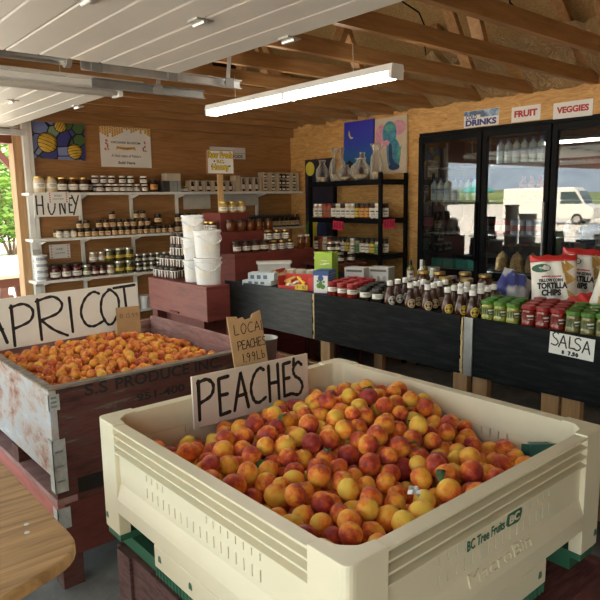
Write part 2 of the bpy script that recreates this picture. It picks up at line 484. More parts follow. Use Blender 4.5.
# fluorescent fixtures
m, nt, b = new_mat('lit_tube'); setp(b, color=(1, 1, 1), ecol=(1, 0.93, 0.80), estr=14.0); LIT = m
UNLIT = plain('unlit_tube', (0.68, 0.66, 0.60), 0.3, 0.03)
def fixture(label, loc, rotz, L, lit):
    t = thing('fluorescent_fixture', label, 'ceiling light', loc, rotz)
    bm = bm_new(); add_prism(bm, [(-0.04, 0.034), (-0.048, 0.0), (-0.022, -0.006), (0.022, -0.006), (0.048, 0.0), (0.04, 0.034)], 0, L, Matrix(((0, 0, 1, 0), (1, 0, 0, 0), (0, 1, 0, 0), (0, 0, 0, 1))))
    obj('housing', bm, WHITE, t)
    for x0, x1 in (((0.03, L / 2 - 0.02), (L / 2 + 0.02, L - 0.03)) if lit else ((0.03, L - 0.03),)):
        for y in (-0.026, 0.026):
            bm = bm_new(); add_tube(bm, [(x0, y, -0.020), (x1, y, -0.020)], 0.013, 12); obj('tube', bm, LIT if lit else UNLIT, t, smooth=True)
    for x in ((0.012, L / 2, L - 0.012) if lit else (0.012, L - 0.012)):
        bm = bm_new(); add_box(bm, x - 0.010, x + 0.010, -0.045, 0.045, -0.035, 0.0); obj('socket', bm, WHITE, t)
    for x in (0.3, L - 0.3):
        bm = bm_new(); add_tube(bm, [(x, 0, 0.034), (x, 0.004, 2.389 - loc[2])], 0.002, 5); obj('hanger', bm, STEEL, t)
    return t
fixture('long lit double fluorescent tube light hanging below the trusses', (2.42, 2.075, 2.205), R(90), 1.66, True)
fixture('unlit fluorescent light fixture at upper left beside the door track', (0.0, 3.155, 2.172), 0, 1.49, False)
# left post group and opening
box = box_obj('trim_40', (1.672, 1.737, 5.60, 5.74, 0, 2.40), STUD); struct(box, 'brown wooden post at the left end of the back wall', 'post')
t = thing('downpipe_track', 'white vertical post with hinged plates beside the honey shelves', 'post', (1.787, 5.585, 0))
bm = bm_new(); add_box(bm, -0.045, 0.0, -0.03, 0.033, 0, 2.36); obj('channel', bm, WHITE, t)
bm = bm_new(); add_box(bm, 0.004, 0.035, -0.02, 0.033, 0, 2.36); obj('strip', bm, WHITE, t)
for z in (1.15, 0.95):
    bm = bm_new(); add_box(bm, -0.04, 0.02, -0.036, -0.03, z - 0.06, z + 0.06); obj('plate', bm, STEEL, t)
bm = bm_new(); add_box(bm, -6.0, 1.672, 5.62, 5.74, 2.10, 2.45); struct(obj('trim_41', bm, plain('red_brown_timber', (0.20, 0.062, 0.028), 0.6)), 'red brown header beam over the side opening', 'beam')
# ---------------------------------------------------------------- table and stool at the near left
TABW = wood('table_top_wood', (0.22, 0.105, 0.036), (0.50, 0.29, 0.12), (1.1, 20, 6), 2.2, 0.6, (0.365, 0.20, 0.075), 0.25, dist=0.5)
t = thing('wooden_table', 'bare wooden table with rounded corner at the lower left', 'table', (0, 2.0, 0))
def rounded(pts, rad, n=6):
    out = []
    k = len(pts)
    for i in range(k):
        p = Vector(pts[i]); a = (Vector(pts[i - 1]) - p); b = (Vector(pts[(i + 1) % k]) - p)
        r = min(rad[i], a.length * .45, b.length * .45)
        if r < 1e-5: out.append(tuple(p)); continue
        s = p + a.normalized() * r; e = p + b.normalized() * r
        for j in range(n + 1):
            u = j / n; out.append(tuple((1 - u) ** 2 * s + 2 * u * (1 - u) * p + u * u * e))
    return out
top = rounded([(0.522, 0.75), (-0.36, 0.75), (-0.36, -0.80), (0.30, -0.625), (0.522, -0.545)], [.08, .08, .08, 0, .09])
bm = bm_new(); add_prism(bm, top, 0.716, 0.75); obj('table_top', bm, TABW, t, bevel=0.006)
for x, y in ((0.13, -0.52), (-0.25, -0.6), (0.40, 0.6), (-0.25, 0.6)):
    bm = bm_new(); add_box(bm, x - 0.035, x + 0.035, y - 0.035, y + 0.035, 0, 0.716); obj('leg', bm, STUD, t)
bm = bm_new(); add_box(bm, -0.25, 0.40, 0.58, 0.62, 0.60, 0.70); add_box(bm, -0.25, 0.13, -0.60, -0.54, 0.60, 0.70); obj('apron', bm, STUD, t)
for x, y in ((0.437, -0.375), (0.45, -0.33)):
    bm = bm_new(); add_lathe(bm, [(0, 0.7515), (0.006, 0.7515), (0.007, 0.75)], 10, (x, y, 0)); obj('screw', bm, STEEL, t)
t = thing('wooden_stool', 'small pale wooden stool, only its corner shows below the cream bin', 'stool', (0.58, 1.36, 0), R(8))
bm = bm_new(); add_prism(bm, rounded([(0.14, 0.14), (-0.14, 0.14), (-0.14, -0.14), (0.14, -0.14)], [.02] * 4), 0.42, 0.45); obj('seat', bm, wood('stool_wood', (0.50, 0.32, 0.14), (0.66, 0.46, 0.23), (1, 8, 8), 2.4, 0.5), t, bevel=0.004)
for sx in (-1, 1):
    for sy in (-1, 1):
        bm = bm_new(); add_bar(bm, (sx * 0.13, sy * 0.13, 0), (sx * 0.105, sy * 0.105, 0.42), 0.03, 0.03); obj('leg', bm, MATS['stool_wood'], t)

# ---------------------------------------------------------------- weathered wooden bins
OLDRED = weathered('old_red_paint', [(0.035, 0.013, 0.010), (0.075, 0.019, 0.015), (0.105, 0.028, 0.021), (0.075, 0.038, 0.027), (0.15, 0.10, 0.075)], 5.5, 0.8, (1.0, 6, 6))
FADED = weathered('flaking_pale_paint', [(0.20, 0.075, 0.06), (0.36, 0.24, 0.20), (0.42, 0.38, 0.36), (0.38, 0.41, 0.46), (0.50, 0.50, 0.50)], 3.2, 0.85, (3, 1.6, 3))
REDPL = weathered('red_plank_paint', [(0.30, 0.07, 0.06), (0.40, 0.11, 0.09), (0.36, 0.13, 0.11)], 4, 0.7, (6, 1, 6))
RIMW = weathered('bare_rim_wood', [(0.10, 0.075, 0.055), (0.22, 0.17, 0.13), (0.34, 0.28, 0.22)], 7, 0.9, (1.5, 9, 9))
INNERW = wood('inner_board', (0.30, 0.20, 0.12), (0.46, 0.33, 0.21), (1.2, 9, 9), 2.5, 0.8)
TINPL = weathered('worn_tin', [(0.24, 0.20, 0.17), (0.40, 0.41, 0.40), (0.52, 0.55, 0.57)], 9, 0.55, (1, 1, 1))
MAUVE = weathered('mauve_board', [(0.20, 0.095, 0.09), (0.30, 0.16, 0.15), (0.37, 0.22, 0.20)], 5, 0.8, (1, 1.5, 7))
X0, X1, Y0, Y1 = 0.79, 1.84, 2.47, 3.62
t = thing('apricot_bin', 'weathered red and white wooden bin holding the apricots', 'fruit bin', (X0, Y0, 0.37))
def bx(x0, x1, y0, y1, z0, z1): return (x0 - X0, x1 - X0, y0 - Y0, y1 - Y0, z0 - 0.37, z1 - 0.37)
box_obj('side_board', bx(X0, X0 + 0.03, Y0 + 0.0, Y1, 0.49, 0.862), FADED, t, 0.003)
box_obj('front_board', bx(X0 + 0.031, X1, Y0, Y0 + 0.035, 0.475, 0.862), OLDRED, t, 0.003)
box_obj('side_board', bx(X1 - 0.03, X1, Y0 + 0.036, Y1 - 0.036, 0.475, 0.885), MAUVE, t, 0.003)
box_obj('back_board', bx(X0 + 0.031, X1, Y1 - 0.035, Y1, 0.475, 0.862), MAUVE, t, 0.003)
bm = bm_new(); add_box(bm, *bx(X0 + .031, X1 - .0, Y0 - 0.002, Y0 + 0.04, 0.863, 0.872)); add_box(bm, *bx(X0 - 0.002, X0 + .032, Y0 - .002, Y1, 0.863, 0.872)); obj('rim', bm, RIMW, t)
box_obj('bottom_board', bx(X0 + .031, X1 - .031, Y0 + .036, Y1 - .036, 0.66, 0.68), INNERW, t)
for yy in (Y0 + 0.0, (Y0 + Y1) / 2 - 0.07, Y1 - 0.10): box_obj('runner', bx(X0 + 0.005, X1 - 0.005, yy + 0.004, yy + 0.10, 0.40, 0.474), OLDRED, t)
box_obj('skid', bx(X0 + 0.0, X0 + 0.085, Y0 + 0.0, Y1, 0.372, 0.40), MAUVE, t); box_obj('skid', bx(X1 - 0.085, X1, Y0, Y1, 0.372, 0.40), OLDRED, t)
box_obj('skid', bx(X0 + 0.086, X1 - 0.086, Y0, Y0 + 0.09, 0.372, 0.40), OLDRED, t)
# dark plate painted as the shade inside the front fork slot
bm = bm_new(); add_box(bm, *bx(X0 + .09, X1 - .12, Y0 - .001, Y0 + .003, 0.405, 0.468)); obj('fork_slot_shade', bm, plain('deep_shade_wood', (0.012, 0.009, 0.008), 0.9), t)
for z0, z1, w in ((0.78, 0.845, 0.040), (0.43, 0.655, 0.05)):
    bm = bm_new(); add_box(bm, *bx(X0 - 0.004, X0 + w, Y0 - 0.004, Y0 - 0.0005, z0, z1)); add_box(bm, *bx(X0 - 0.004, X0 - 0.0005, Y0 - 0.004, Y0 + w * 0.9, z0, z1))
    p = obj('corner_bracket', bm, TINPL, t)
    for k in range(3): bm = bm_new(); add_box(bm, *bx(X0 + 0.006, X0 + w - 0.012, Y0 - 0.0055, Y0 - 0.004, z0 + (z1 - z0) * (0.2 + 0.28 * k), z0 + (z1 - z0) * (0.2 + 0.28 * k) + 0.008)); obj('dent', bm, DSTEEL, p)
STEN = plain('worn_stencil_ink', (0.018, 0.014, 0.013), 0.8, 0.3, 40)
for txt, x, w in (('S.S', .195, .10), ('PRODUCE', .46, .36), ('INC.', .745, .15)): lettering(txt, t, STEN, (x, -0.0012, 0.466), w, 0.052, name='stencil', bold=0.02, extrude=0.0005)
lettering('951-400', t, STEN, (0.492, -0.0012, 0.382), 0.24, 0.036, name='stencil', bold=0.02, extrude=0.0005)
# the red bin it stands on
t = thing('wooden_bin', 'dark red wooden bin under the apricot bin', 'fruit bin', (X0, Y0, 0))
def bx2(x0, x1, y0, y1, z0, z1): return (x0 - X0, x1 - X0, y0 - Y0, y1 - Y0, z0, z1)
DRED = weathered('dark_red_paint', [(0.09, 0.018, 0.013), (0.13, 0.026, 0.019), (0.115, 0.034, 0.026)], 5, 0.7, (1, 4, 4))
box_obj('side_board', bx2(X0, X0 + .03, Y0, Y1, 0.135, 0.37), REDPL, t, 0.003)
box_obj('front_board', bx2(X0 + .031, X1, Y0, Y0 + .035, 0.135, 0.37), DRED, t, 0.003)
box_obj('side_board', bx2(X1 - .03, X1, Y0 + .036, Y1 - .036, 0.135, 0.37), DRED, t)
box_obj('back_board', bx2(X0 + .031, X1, Y1 - .035, Y1, 0.135, 0.37), DRED, t)
for yy in (Y0, Y1 - 0.09):
    for xx in (X0, (X0 + X1) / 2, X1 - 0.10): box_obj('foot', bx2(xx + .002, xx + .09, yy + .002, yy + .09, 0, 0.134), OLDRED, t)
bm = bm_new(); add_box(bm, *bx2(X0 - .004, X0 + .05, Y0 - .004, Y0 - .0005, 0.27, 0.36)); add_box(bm, *bx2(X0 - .004, X0 - .0005, Y0 - .004, Y0 + .045, 0.27, 0.36)); obj('corner_bracket', bm, TINPL, t)
# bin under the cream plastic bin
t = thing('wooden_bin', 'weathered maroon wooden bin under the cream plastic bin', 'fruit bin', (0.83, 0.77, 0))
OLDM = weathered('old_maroon_grain', [(0.03, 0.011, 0.011), (0.075, 0.025, 0.023), (0.125, 0.055, 0.048), (0.065, 0.032, 0.029)], 7, 0.8, (1.2, 1.5, 9))
OLDM2 = weathered('old_maroon_front', [(0.07, 0.02, 0.018), (0.13, 0.034, 0.03), (0.19, 0.07, 0.06)], 6, 0.8, (1.2, 8, 2))
for z0, z1 in ((0.10, 0.248), (0.252, 0.405)):
    box_obj('side_board', (0, 0.03, 0.03, 1.19, z0, z1), OLDM, t, 0.003); box_obj('side_board', (1.14, 1.17, 0.03, 1.19, z0, z1), OLDM, t, 0.003)
    box_obj('front_board', (0, 1.17, 0, 0.03, z0, z1), OLDM2, t, 0.003); box_obj('back_board', (0, 1.17, 1.19, 1.22, z0, z1), OLDM2, t, 0.003)
for x in (0.0, 1.075):
    for y in (0.0, 1.125): box_obj('foot', (x, x + .095, y, y + .095, 0, 0.099), OLDM, t)
box_obj('top_board', (0.03, 1.14, 0.03, 1.19, 0.385, 0.405), OLDM2, t)
for y in (1.10, 0.03): box_obj('corner_post', (-0.012, 0.0, y, y + 0.095, 0.0, 0.405), OLDM, t)

# ---------------------------------------------------------------- cream plastic fruit bin
CREAM = plain('cream_plastic', (0.74, 0.665, 0.49), 0.38, 0.03, 4)
GREEN = plain('dark_green_plastic', (0.035, 0.13, 0.075), 0.4, 0.1)
PX0, PX1, PY0, PY1, ZT, ZB = 0.806, 1.965, 0.810, 2.030, 0.870, 0.452
t = thing('plastic_fruit_bin', 'large cream plastic harvest bin full of peaches', 'fruit bin', ((PX0 + PX1) / 2, (PY0 + PY1) / 2, 0.43))
OX, OY, OZ = (PX0 + PX1) / 2, (PY0 + PY1) / 2, 0.43
# sides: name -> corner, direction along, direction inwards, length
SIDES = [((PX0, PY1), (0, -1), (1, 0), PY1 - PY0), ((PX0, PY0), (1, 0), (0, 1), PX1 - PX0), ((PX1, PY0), (0, 1), (-1, 0), PY1 - PY0), ((PX1, PY1), (-1, 0), (0, -1), PX1 - PX0)]
CW = 0.125
def sp(s, u, n, z):
    (cx, cy), (ux, uy), (nx, ny), L = s
    return (cx + ux * u + nx * n - OX, cy + uy * u + ny * n - OY, z - OZ)
def side_prof(bm, s, u0, u1, prof):
    """closed profile (n, z) swept from u0 to u1"""
    a = [bm.verts.new(sp(s, u0, n, z)) for n, z in prof]; b = [bm.verts.new(sp(s, u1, n, z)) for n, z in prof]
    k = len(prof); bm.faces.new(a); bm.faces.new(b[::-1])
    for i in range(k): bm.faces.new((a[i], a[(i + 1) % k], b[(i + 1) % k], b[i]))
def holed(bm, s, u0, u1, z0, z1, n0, n1, holes):
    us = sorted({u0, u1, *[h[0] for h in holes], *[h[1] for h in holes]}); zs = sorted({z0, z1, *[h[2] for h in holes], *[h[3] for h in holes]})
    vf, vb = {}, {}
    def V(d, i, j, n):
        if (i, j) not in d: d[(i, j)] = bm.verts.new(sp(s, us[i], n, zs[j]))
        return d[(i, j)]
    solid = lambda i, j: 0 <= i < len(us) - 1 and 0 <= j < len(zs) - 1 and not any(h[0] - 1e-6 <= us[i] and us[i + 1] <= h[1] + 1e-6 and h[2] - 1e-6 <= zs[j] and zs[j + 1] <= h[3] + 1e-6 for h in holes)
    for i in range(len(us) - 1):
        for j in range(len(zs) - 1):
            if not solid(i, j): continue
            q = [(i, j), (i + 1, j), (i + 1, j + 1), (i, j + 1)]
            bm.faces.new([V(vf, *c, n0) for c in q]); bm.faces.new([V(vb, *c, n1) for c in q][::-1])
            for (di, dj), (a, b) in (((0, -1), (0, 1)), ((1, 0), (1, 2)), ((0, 1), (2, 3)), ((-1, 0), (3, 0))):
                if not solid(i + di, j + dj): bm.faces.new((V(vf, *q[b], n0), V(vf, *q[a], n0), V(vb, *q[a], n1), V(vb, *q[b], n1)))
for si, s in enumerate(SIDES):
    L = s[3]; c = L / 2
    holes = []
    pitch = 0.0345
    n2 = int((L - 2 * CW - 0.36) / pitch)
    for k in range(n2 + 1):
        u = c - n2 * pitch / 2 + k * pitch
        holes.append((u, u + 0.005, 0.682, 0.715))
        if k < 4 or k > n2 - 8: holes.append((u, u + 0.005, 0.738, 0.768))
    bm = bm_new(); holed(bm, s, CW - 0.03, L - CW + 0.03, 0.60, 0.772, 0.016, 0.042, holes); obj('wall_panel', bm, CREAM, t)
    # ribbed band and rim
    bm = bm_new()
    side_prof(bm, s, CW - 0.004, L - CW + 0.004, [(0.0, 0.868), (0.0, 0.861), (0.035, 0.858), (0.035, 0.844), (0.0, 0.839), (0.0, 0.833), (0.035, 0.829), (0.035, 0.815), (0.0, 0.810), (0.0, 0.804), (0.035, 0.800), (0.035, 0.786), (0.0, 0.781), (0.0, 0.775), (0.014, 0.7725), (0.042, 0.7725), (0.042, 0.868)])
    obj('ribbed_band', bm, CREAM, t, bevel=0.001)
    # sloped ledge and skirt with fork openings
    bm = bm_new(); side_prof(bm, s, CW - 0.01, L - CW + 0.01, [(0.0175, 0.668), (0.004, 0.628), (0.0, 0.612), (0.0, 0.560), (0.042, 0.560), (0.042, 0.61), (0.03, 0.668)]); obj('ledge', bm, CREAM, t, bevel=0.003)
    bm = bm_new(); side_prof(bm, s, c - 0.235, c + 0.235, [(0.0, 0.5595), (0.0, 0.485), (0.06, 0.485), (0.06, 0.5595)]); ft = obj('centre_foot', bm, CREAM, t, bevel=0.004)
    bm = bm_new(); side_prof(bm, s, c - 0.235, c + 0.235, [(0.004, 0.4845), (0.004, 0.455), (0.07, 0.455), (0.07, 0.4845)])
    for k in range(24):
        u = c - 0.232 + k * 0.0197; side_prof(bm, s, u, u + 0.009, [(0.001, 0.4835), (0.001, 0.456), (0.004, 0.456), (0.004, 0.4835)])
    obj('green_skid', bm, GREEN, t)
    # keyhole marks in the feet
    for u in (0.032, c - 0.20, c + 0.20, c - 0.02, L - 0.032):
        bm = bm_new()
        p = [(u - 0.009, 0.512), (u + 0.009, 0.512), (u + 0.009, 0.524), (u + 0.005, 0.533), (u - 0.005, 0.533), (u - 0.009, 0.524)]
        a = [bm.verts.new(sp(s, q[0], -0.0008, q[1])) for q in p]; b2 = [bm.verts.new(sp(s, q[0], 0.003, q[1])) for q in p]
        bm.faces.new(a); bm.faces.new(b2[::-1])
        for i in range(6): bm.faces.new((a[i], a[(i + 1) % 6], b2[(i + 1) % 6], b2[i]))
        obj('drain_mark', bm, GREEN, t)
    # corner post at the start of this side (L shaped with a chamfer inside)
    bm = bm_new()
    def cp(pts, z0, z1):
        nx = SIDES[si - 1]
        (cx, cy), (ux, uy), (ix, iy), _ = s
        q = [(cx + ux * a + ix * b - OX, cy + uy * a + iy * b - OY) for a, b in pts]
        add_prism(bm, q, z0 - OZ, z1 - OZ)
    outer = rounded([(0, 0), (CW, 0), (CW, 0.042), (0.080, 0.048), (0.048, 0.080), (0.042, CW), (0, CW)], [.026, 0.004, 0, 0.01, 0.01, 0, 0.004], 5)
    cp(outer, 0.478, 0.873)
    obj('corner_post', bm, CREAM, t, bevel=0.003)
    bm = bm_new(); cp(rounded([(0.004, 0.004), (CW - 0.004, 0.004), (CW - 0.004, 0.09), (0.09, CW - .004), (0.004, CW - 0.004)], [.03, 0, 0, 0, 0], 5), 0.454, 0.4775); obj('green_foot', bm, GREEN, t)
bm = bm_new(); add_box(bm, -0.53, 0.53, -0.56, 0.56, 0.5 - OZ, 0.515 - OZ); obj('bin_floor', bm, CREAM, t)
bm = bm_new()
for k in (-0.5, 0, 0.5): add_box(bm, k * 1.0 - 0.035, k * 1.0 + 0.035, -0.57, 0.57, 0.407 - OZ, 0.453 - OZ)
obj('green_base', bm, GREEN, t)
# lettering and emblem on the side that faces the shop aisle
PAN = PY0 + 0.016 - OY
lettering('BC Tree Fruits', t, GREEN, (1.325 - OX, PAN - 0.0012, 0.740 - OZ), 0.17, 0.028, bold=0.012)
bm = bm_new(); add_prism(bm, rounded([(0.0, 0.004), (0.072, 0.0), (0.082, 0.040), (0.010, 0.044)], [.016] * 4, 5), 0, 0.0025, Matrix(((1, 0, 0, 1.415 - OX), (0, 0, -1, PAN + 0.0002), (0, 1, 0, 0.721 - OZ), (0, 0, 0, 1)))); e = obj('emblem', bm, GREEN, t)
lettering('BC', e, CREAM, (1.456 - OX, PAN - 0.0035, 0.743 - OZ), 0.050, 0.024, name='emblem_letters', bold=0.03)
lettering('MacroBin', t, CREAM, (1.39 - OX, PAN - 0.0085, 0.648 - OZ), 0.30, 0.032, rot=(R(-19), 0, 0), name='embossed_lettering', bold=0.0, extrude=0.0022)

# ---------------------------------------------------------------- packing of fruit
CAMP = np.array([0, 0, 1.6])
def pack(seed, bounds, zfloor, surf, rlo, rhi, nmax=2500, K=70):
    rg = np.random.RandomState(seed)
    P = np.zeros((nmax, 3)); Q = np.zeros(nmax); n = 0; miss = 0
    while n < nmax:
        r = rg.uniform(rlo, rhi)
        xs = rg.uniform(bounds[0] + r, bounds[1] - r, K); ys = rg.uniform(bounds[2] + r, bounds[3] - r, K)
        z = np.array([zfloor(a, b2) for a, b2 in zip(xs, ys)]) + r
        if n:
            dx = xs[:, None] - P[None, :n, 0]; dy = ys[:, None] - P[None, :n, 1]; d2 = dx * dx + dy * dy
            s = (r + Q[None, :n]) * 0.965
            h = np.where(d2 < s * s, P[None, :n, 2] + np.sqrt(np.maximum(s * s - d2, 0)), -9)
            z = np.maximum(z, h.max(1))
        sc = z + r - np.array([surf(a, b2) for a, b2 in zip(xs, ys)])
        i = int(np.argmin(sc))
        if sc[i] > 0:
            miss += 1
            if miss > 6: break
            continue
        P[n] = (xs[i], ys[i], z[i]); Q[n] = r; n += 1
    return P[:n], Q[:n]
def visible_share(P, Q, box, res=700):
    """how many pixels of each ball the camera sees over the bin's rim"""
    M = np.array(CAM_M); d = (P - CAMP) @ M.T
    f = FPX * res / 600.0
    u = res / 2 + f * d[:, 0] / d[:, 2]; v = res / 2 + f * d[:, 1] / d[:, 2]; pr = f * Q / d[:, 2]
    buf = np.full((res + 400, res + 400), 1e9); own = np.full(buf.shape, -1)
    gx, gy = np.meshgrid(np.arange(res + 400) - 200, np.arange(res + 400) - 200)
    for i in np.argsort(d[:, 2]):
        a0, a1 = int(u[i] - pr[i]) + 199, int(u[i] + pr[i]) + 203; b0, b1 = int(v[i] - pr[i]) + 199, int(v[i] + pr[i]) + 203
        if a0 < 0 or b0 < 0 or a1 > res + 400 or b1 > res + 400: continue
        sx, sy = gx[b0:b1, a0:a1], gy[b0:b1, a0:a1]
        rr = ((sx - u[i]) ** 2 + (sy - v[i]) ** 2) / pr[i] ** 2
        dep = d[i, 2] - Q[i] * np.sqrt(np.maximum(0, 1 - rr))
        m = (rr < 1) & (dep < buf[b0:b1, a0:a1])
        buf[b0:b1, a0:a1][m] = dep[m]; own[b0:b1, a0:a1][m] = i
    cnt = np.bincount(own[own >= 0], minlength=len(P)).astype(float)
    x0, y0, zt = box
    for i, p in enumerate(P):
        q = p + np.array([0, 0, Q[i] * 0.9])
        ok = True
        tx = (x0 - q[0]) / (0 - q[0]); ty = (y0 - q[1]) / (0 - q[1])
        tt = min(tx, ty)
        if q[2] + (1.6 - q[2]) * tt < zt: cnt[i] = 0
    return cnt
def peach_mesh(name, mat, seed, seg=22, ring=14, cleft=0.075):
    rg = random.Random(seed)
    bm = bm_new()
    sq = 1 + rg.uniform(-0.07, 0.03); ph = rg.uniform(0, 6)
    rows = []
    for i in range(ring + 1):
        th = math.pi * i / ring
        if i in (0, ring):
            z = math.cos(th); z *= (0.78 if i == 0 else 1.02)
            rows.append([bm.verts.new((0, 0, z * sq))]); continue
        row = []
        for j in range(seg):
            a = 2 * math.pi * j / seg
            da = (a + math.pi) % (2 * math.pi) - math.pi
            r = 1.0 - cleft * math.exp(-(da / 0.22) ** 2) * math.sin(th) ** 0.5
            r *= 1 - 0.22 * math.exp(-(th / 0.33) ** 2) + 0.03 * math.exp(-((math.pi - th) / 0.25) ** 2)
            r *= 1 + 0.02 * math.sin(2 * a + ph) + 0.015 * math.sin(3 * th + ph)
            row.append(bm.verts.new((r * math.sin(th) * math.cos(a), r * math.sin(th) * math.sin(a), r * math.cos(th) * sq)))
        rows.append(row)
    for p, q in zip(rows, rows[1:]):
        for j in range(seg):
            k = (j + 1) % seg
            if len(p) == 1: bm.faces.new((p[0], q[j], q[k]))
            elif len(q) == 1: bm.faces.new((p[j], q[0], p[k]))
            else: bm.faces.new((p[j], q[j], q[k], p[k]))
    return finish(bm, name, mat, True)
def fruit_mat(name, stops, bias, speckle=0.5, rough=0.5, sheen=0.1):
    m, nt, b = new_mat(name); setp(b, rough=rough, sheen=sheen, spec=0.35)
    tc = nt.nodes.new('ShaderNodeTexCoord'); oi = nt.nodes.new('ShaderNodeObjectInfo')
    dot = nt.nodes.new('ShaderNodeVectorMath'); dot.operation = 'DOT_PRODUCT'; dot.inputs[1].default_value = (0.24, 0.16, 0.10)
    nt.links.new(tc.outputs['Object'], dot.inputs[0])
    ad = nt.nodes.new('ShaderNodeVectorMath'); ad.operation = 'ADD'
    cx = nt.nodes.new('ShaderNodeCombineXYZ'); ml = nt.nodes.new('ShaderNodeMath'); ml.operation = 'MULTIPLY'; ml.inputs[1].default_value = 40
    nt.links.new(oi.outputs['Random'], ml.inputs[0]); nt.links.new(ml.outputs[0], cx.inputs[0])
    nt.links.new(tc.outputs['Object'], ad.inputs[0]); nt.links.new(cx.outputs[0], ad.inputs[1])
    n1 = noise(nt, ad.outputs[0], 1.6, 3, 0.55, 0.3); n2 = noise(nt, ad.outputs[0], 14, 3, 0.7)
    def mth(op, a, bb):
        q = nt.nodes.new('ShaderNodeMath'); q.operation = op
        for i, s in enumerate((a, bb)):
            if isinstance(s, (int, float)): q.inputs[i].default_value = s
            else: nt.links.new(s, q.inputs[i])
        return q.outputs[0]
    v = mth('ADD', dot.outputs['Value'], mth('MULTIPLY', mth('SUBTRACT', n1, 0.5), 1.0))
    v = mth('ADD', v, mth('MULTIPLY', mth('SUBTRACT', n2, 0.5), speckle))
    v = mth('ADD', v, mth('MULTIPLY', mth('SUBTRACT', oi.outputs['Random'], 0.5), 0.30))
    v = mth('ADD', v, bias)
    nt.links.new(ramp_node(nt, v, stops), b.inputs['Base Color'])
    return m
PST = [(0.08, (0.82, 0.52, 0.07)), (0.30, (0.86, 0.38, 0.035)), (0.50, (0.80, 0.21, 0.022)), (0.68, (0.56, 0.075, 0.020)), (0.95, (0.28, 0.022, 0.020))]
PM = [fruit_mat('peach_skin_red', PST, 0.61), fruit_mat('peach_skin_orange', PST, 0.44), fruit_mat('peach_skin_yellow', PST, 0.24)]
PNAME = ['deep red', 'orange and red', 'mostly yellow']
def psurf(x, y):
    s = 0.818 + 0.112 * math.exp(-(((x - 1.58) / 0.44) ** 2 + ((y - 1.56) / (0.40 if y < 1.56 else 0.24)) ** 2)) - 0.03 * max(0, min(1, (y - 1.72) / 0.2))
    s += 0.030 * max(0, min(1, (1.25 - x) / 0.25)) + 0.02 * max(0, min(1, (1.2 - y) / 0.25)) + 0.02 * max(0, min(1, (x - 1.6) / 0.25)) * max(0, min(1, (1.3 - y) / 0.3))
    s -= 0.085 * max(0, min(1, (x - 1.55) / 0.3)) * max(0, min(1, (1.45 - y) / 0.4))
    s -= 0.035 * max(0, min(1, (1.45 - x) / 0.45)) * max(0, min(1, (y - 1.5) / 0.4))
    return s
P, Q = pack(3, (PX0 + 0.044, PX1 - 0.044, PY0 + 0.044, PY1 - 0.092), lambda a, b2: 0.516, psurf, 0.0275, 0.036)
vis = visible_share(P, Q, (PX0, PY0, 0.878))
order = np.argsort(-vis)
chosen = [int(i) for i in order[:295] if vis[i] > 3]
PMESH = [[peach_mesh('peach', PM[v], 10 * v + k) for k in range(3)] for v in range(3)]
pr = random.Random(21)
first_peach = {}
def zone(x, y):
    if y > 1.72: return 'just in front of the handwritten price board' if x < 1.72 else 'in the far corner of the bin'
    if x > 1.62: return 'along the long back side of the bin' if y > 1.2 else 'by the green plastic basket'
    if y < 1.12 and x < 1.2: return 'at the near corner of the bin'
    if x < 1.12: return 'along the front left side of the bin'
    if y < 1.12: return 'along the side printed with green letters'
    return 'on top of the heap'
for i in chosen:
    v = pr.choices((0, 1, 2), (0.36, 0.46, 0.18))[0]
    o = place('peach', PMESH[v][pr.randrange(3)], None, tuple(P[i]), (pr.uniform(0, 6.28), pr.uniform(0, 6.28), pr.uniform(0, 6.28)))
    o.scale = (Q[i],) * 3
    tag(o, '%s peach %s' % (PNAME[v], zone(P[i][0], P[i][1])), 'peach', '%s peaches %s' % (PNAME[v], zone(P[i][0], P[i][1])))
def low_ball(bm, p, r, seg=8, ring=6):
    add_lathe(bm, [(r * math.sin(math.pi * i / ring), -r * math.cos(math.pi * i / ring)) for i in range(ring + 1)], seg, tuple(p))
bm = bm_new(); cs = set(chosen)
for i in range(len(P)):
    if i not in cs: low_ball(bm, P[i], Q[i] * 0.98, 12, 8)
o = obj('peaches', bm, weathered('mixed_peach_skin', [(0.78, 0.42, 0.05), (0.80, 0.24, 0.025), (0.58, 0.09, 0.02), (0.30, 0.024, 0.02)], 15, 0.55, (1, 1, 1)), smooth=True)
tag(o, 'peaches lying deeper in the heap in the cream bin', 'peaches', kind='stuff')
print('PEACH', len(P), len(chosen))

def asurf(x, y):
    s = 0.845 + 0.035 * math.exp(-(((x - 1.45) / 0.40) ** 2 + ((y - 3.15) / 0.4) ** 2))
    s -= 0.05 * max(0, min(1, (x - 1.55) / 0.25))
    return s
AP, AQ = pack(5, (X0 + 0.032, X1 - 0.032, Y0 + 0.038, Y1 - 0.12), lambda a, b2: 0.683, asurf, 0.0200, 0.0250, 3600, 60)
avis = visible_share(AP, AQ, (X0, Y0, 0.873))
ach = [int(i) for i in np.argsort(-avis)[:295] if avis[i] > 1]
AST = [(0.05, (0.76, 0.43, 0.05)), (0.40, (0.76, 0.29, 0.028)), (0.66, (0.66, 0.16, 0.022)), (0.95, (0.42, 0.055, 0.022))]
AM = [fruit_mat('apricot_skin_orange', AST, 0.42, 0.25, 0.5, 0.15), fruit_mat('apricot_skin_red', AST, 0.62, 0.25, 0.5, 0.15)]
ANAME = ['golden orange', 'red flushed']
AMESH = [[peach_mesh('apricot', AM[v], 50 + 10 * v + k, 14, 9, 0.06) for k in range(2)] for v in range(2)]
def azone(x, y):
    if y > 3.2: return 'below the big handwritten board'
    if x > 1.55: return 'at the right end of the red bin'
    if x < 1.12: return 'at the left end of the red bin'
    return 'in the middle of the red bin' if y > 2.8 else 'against the stencilled front board'
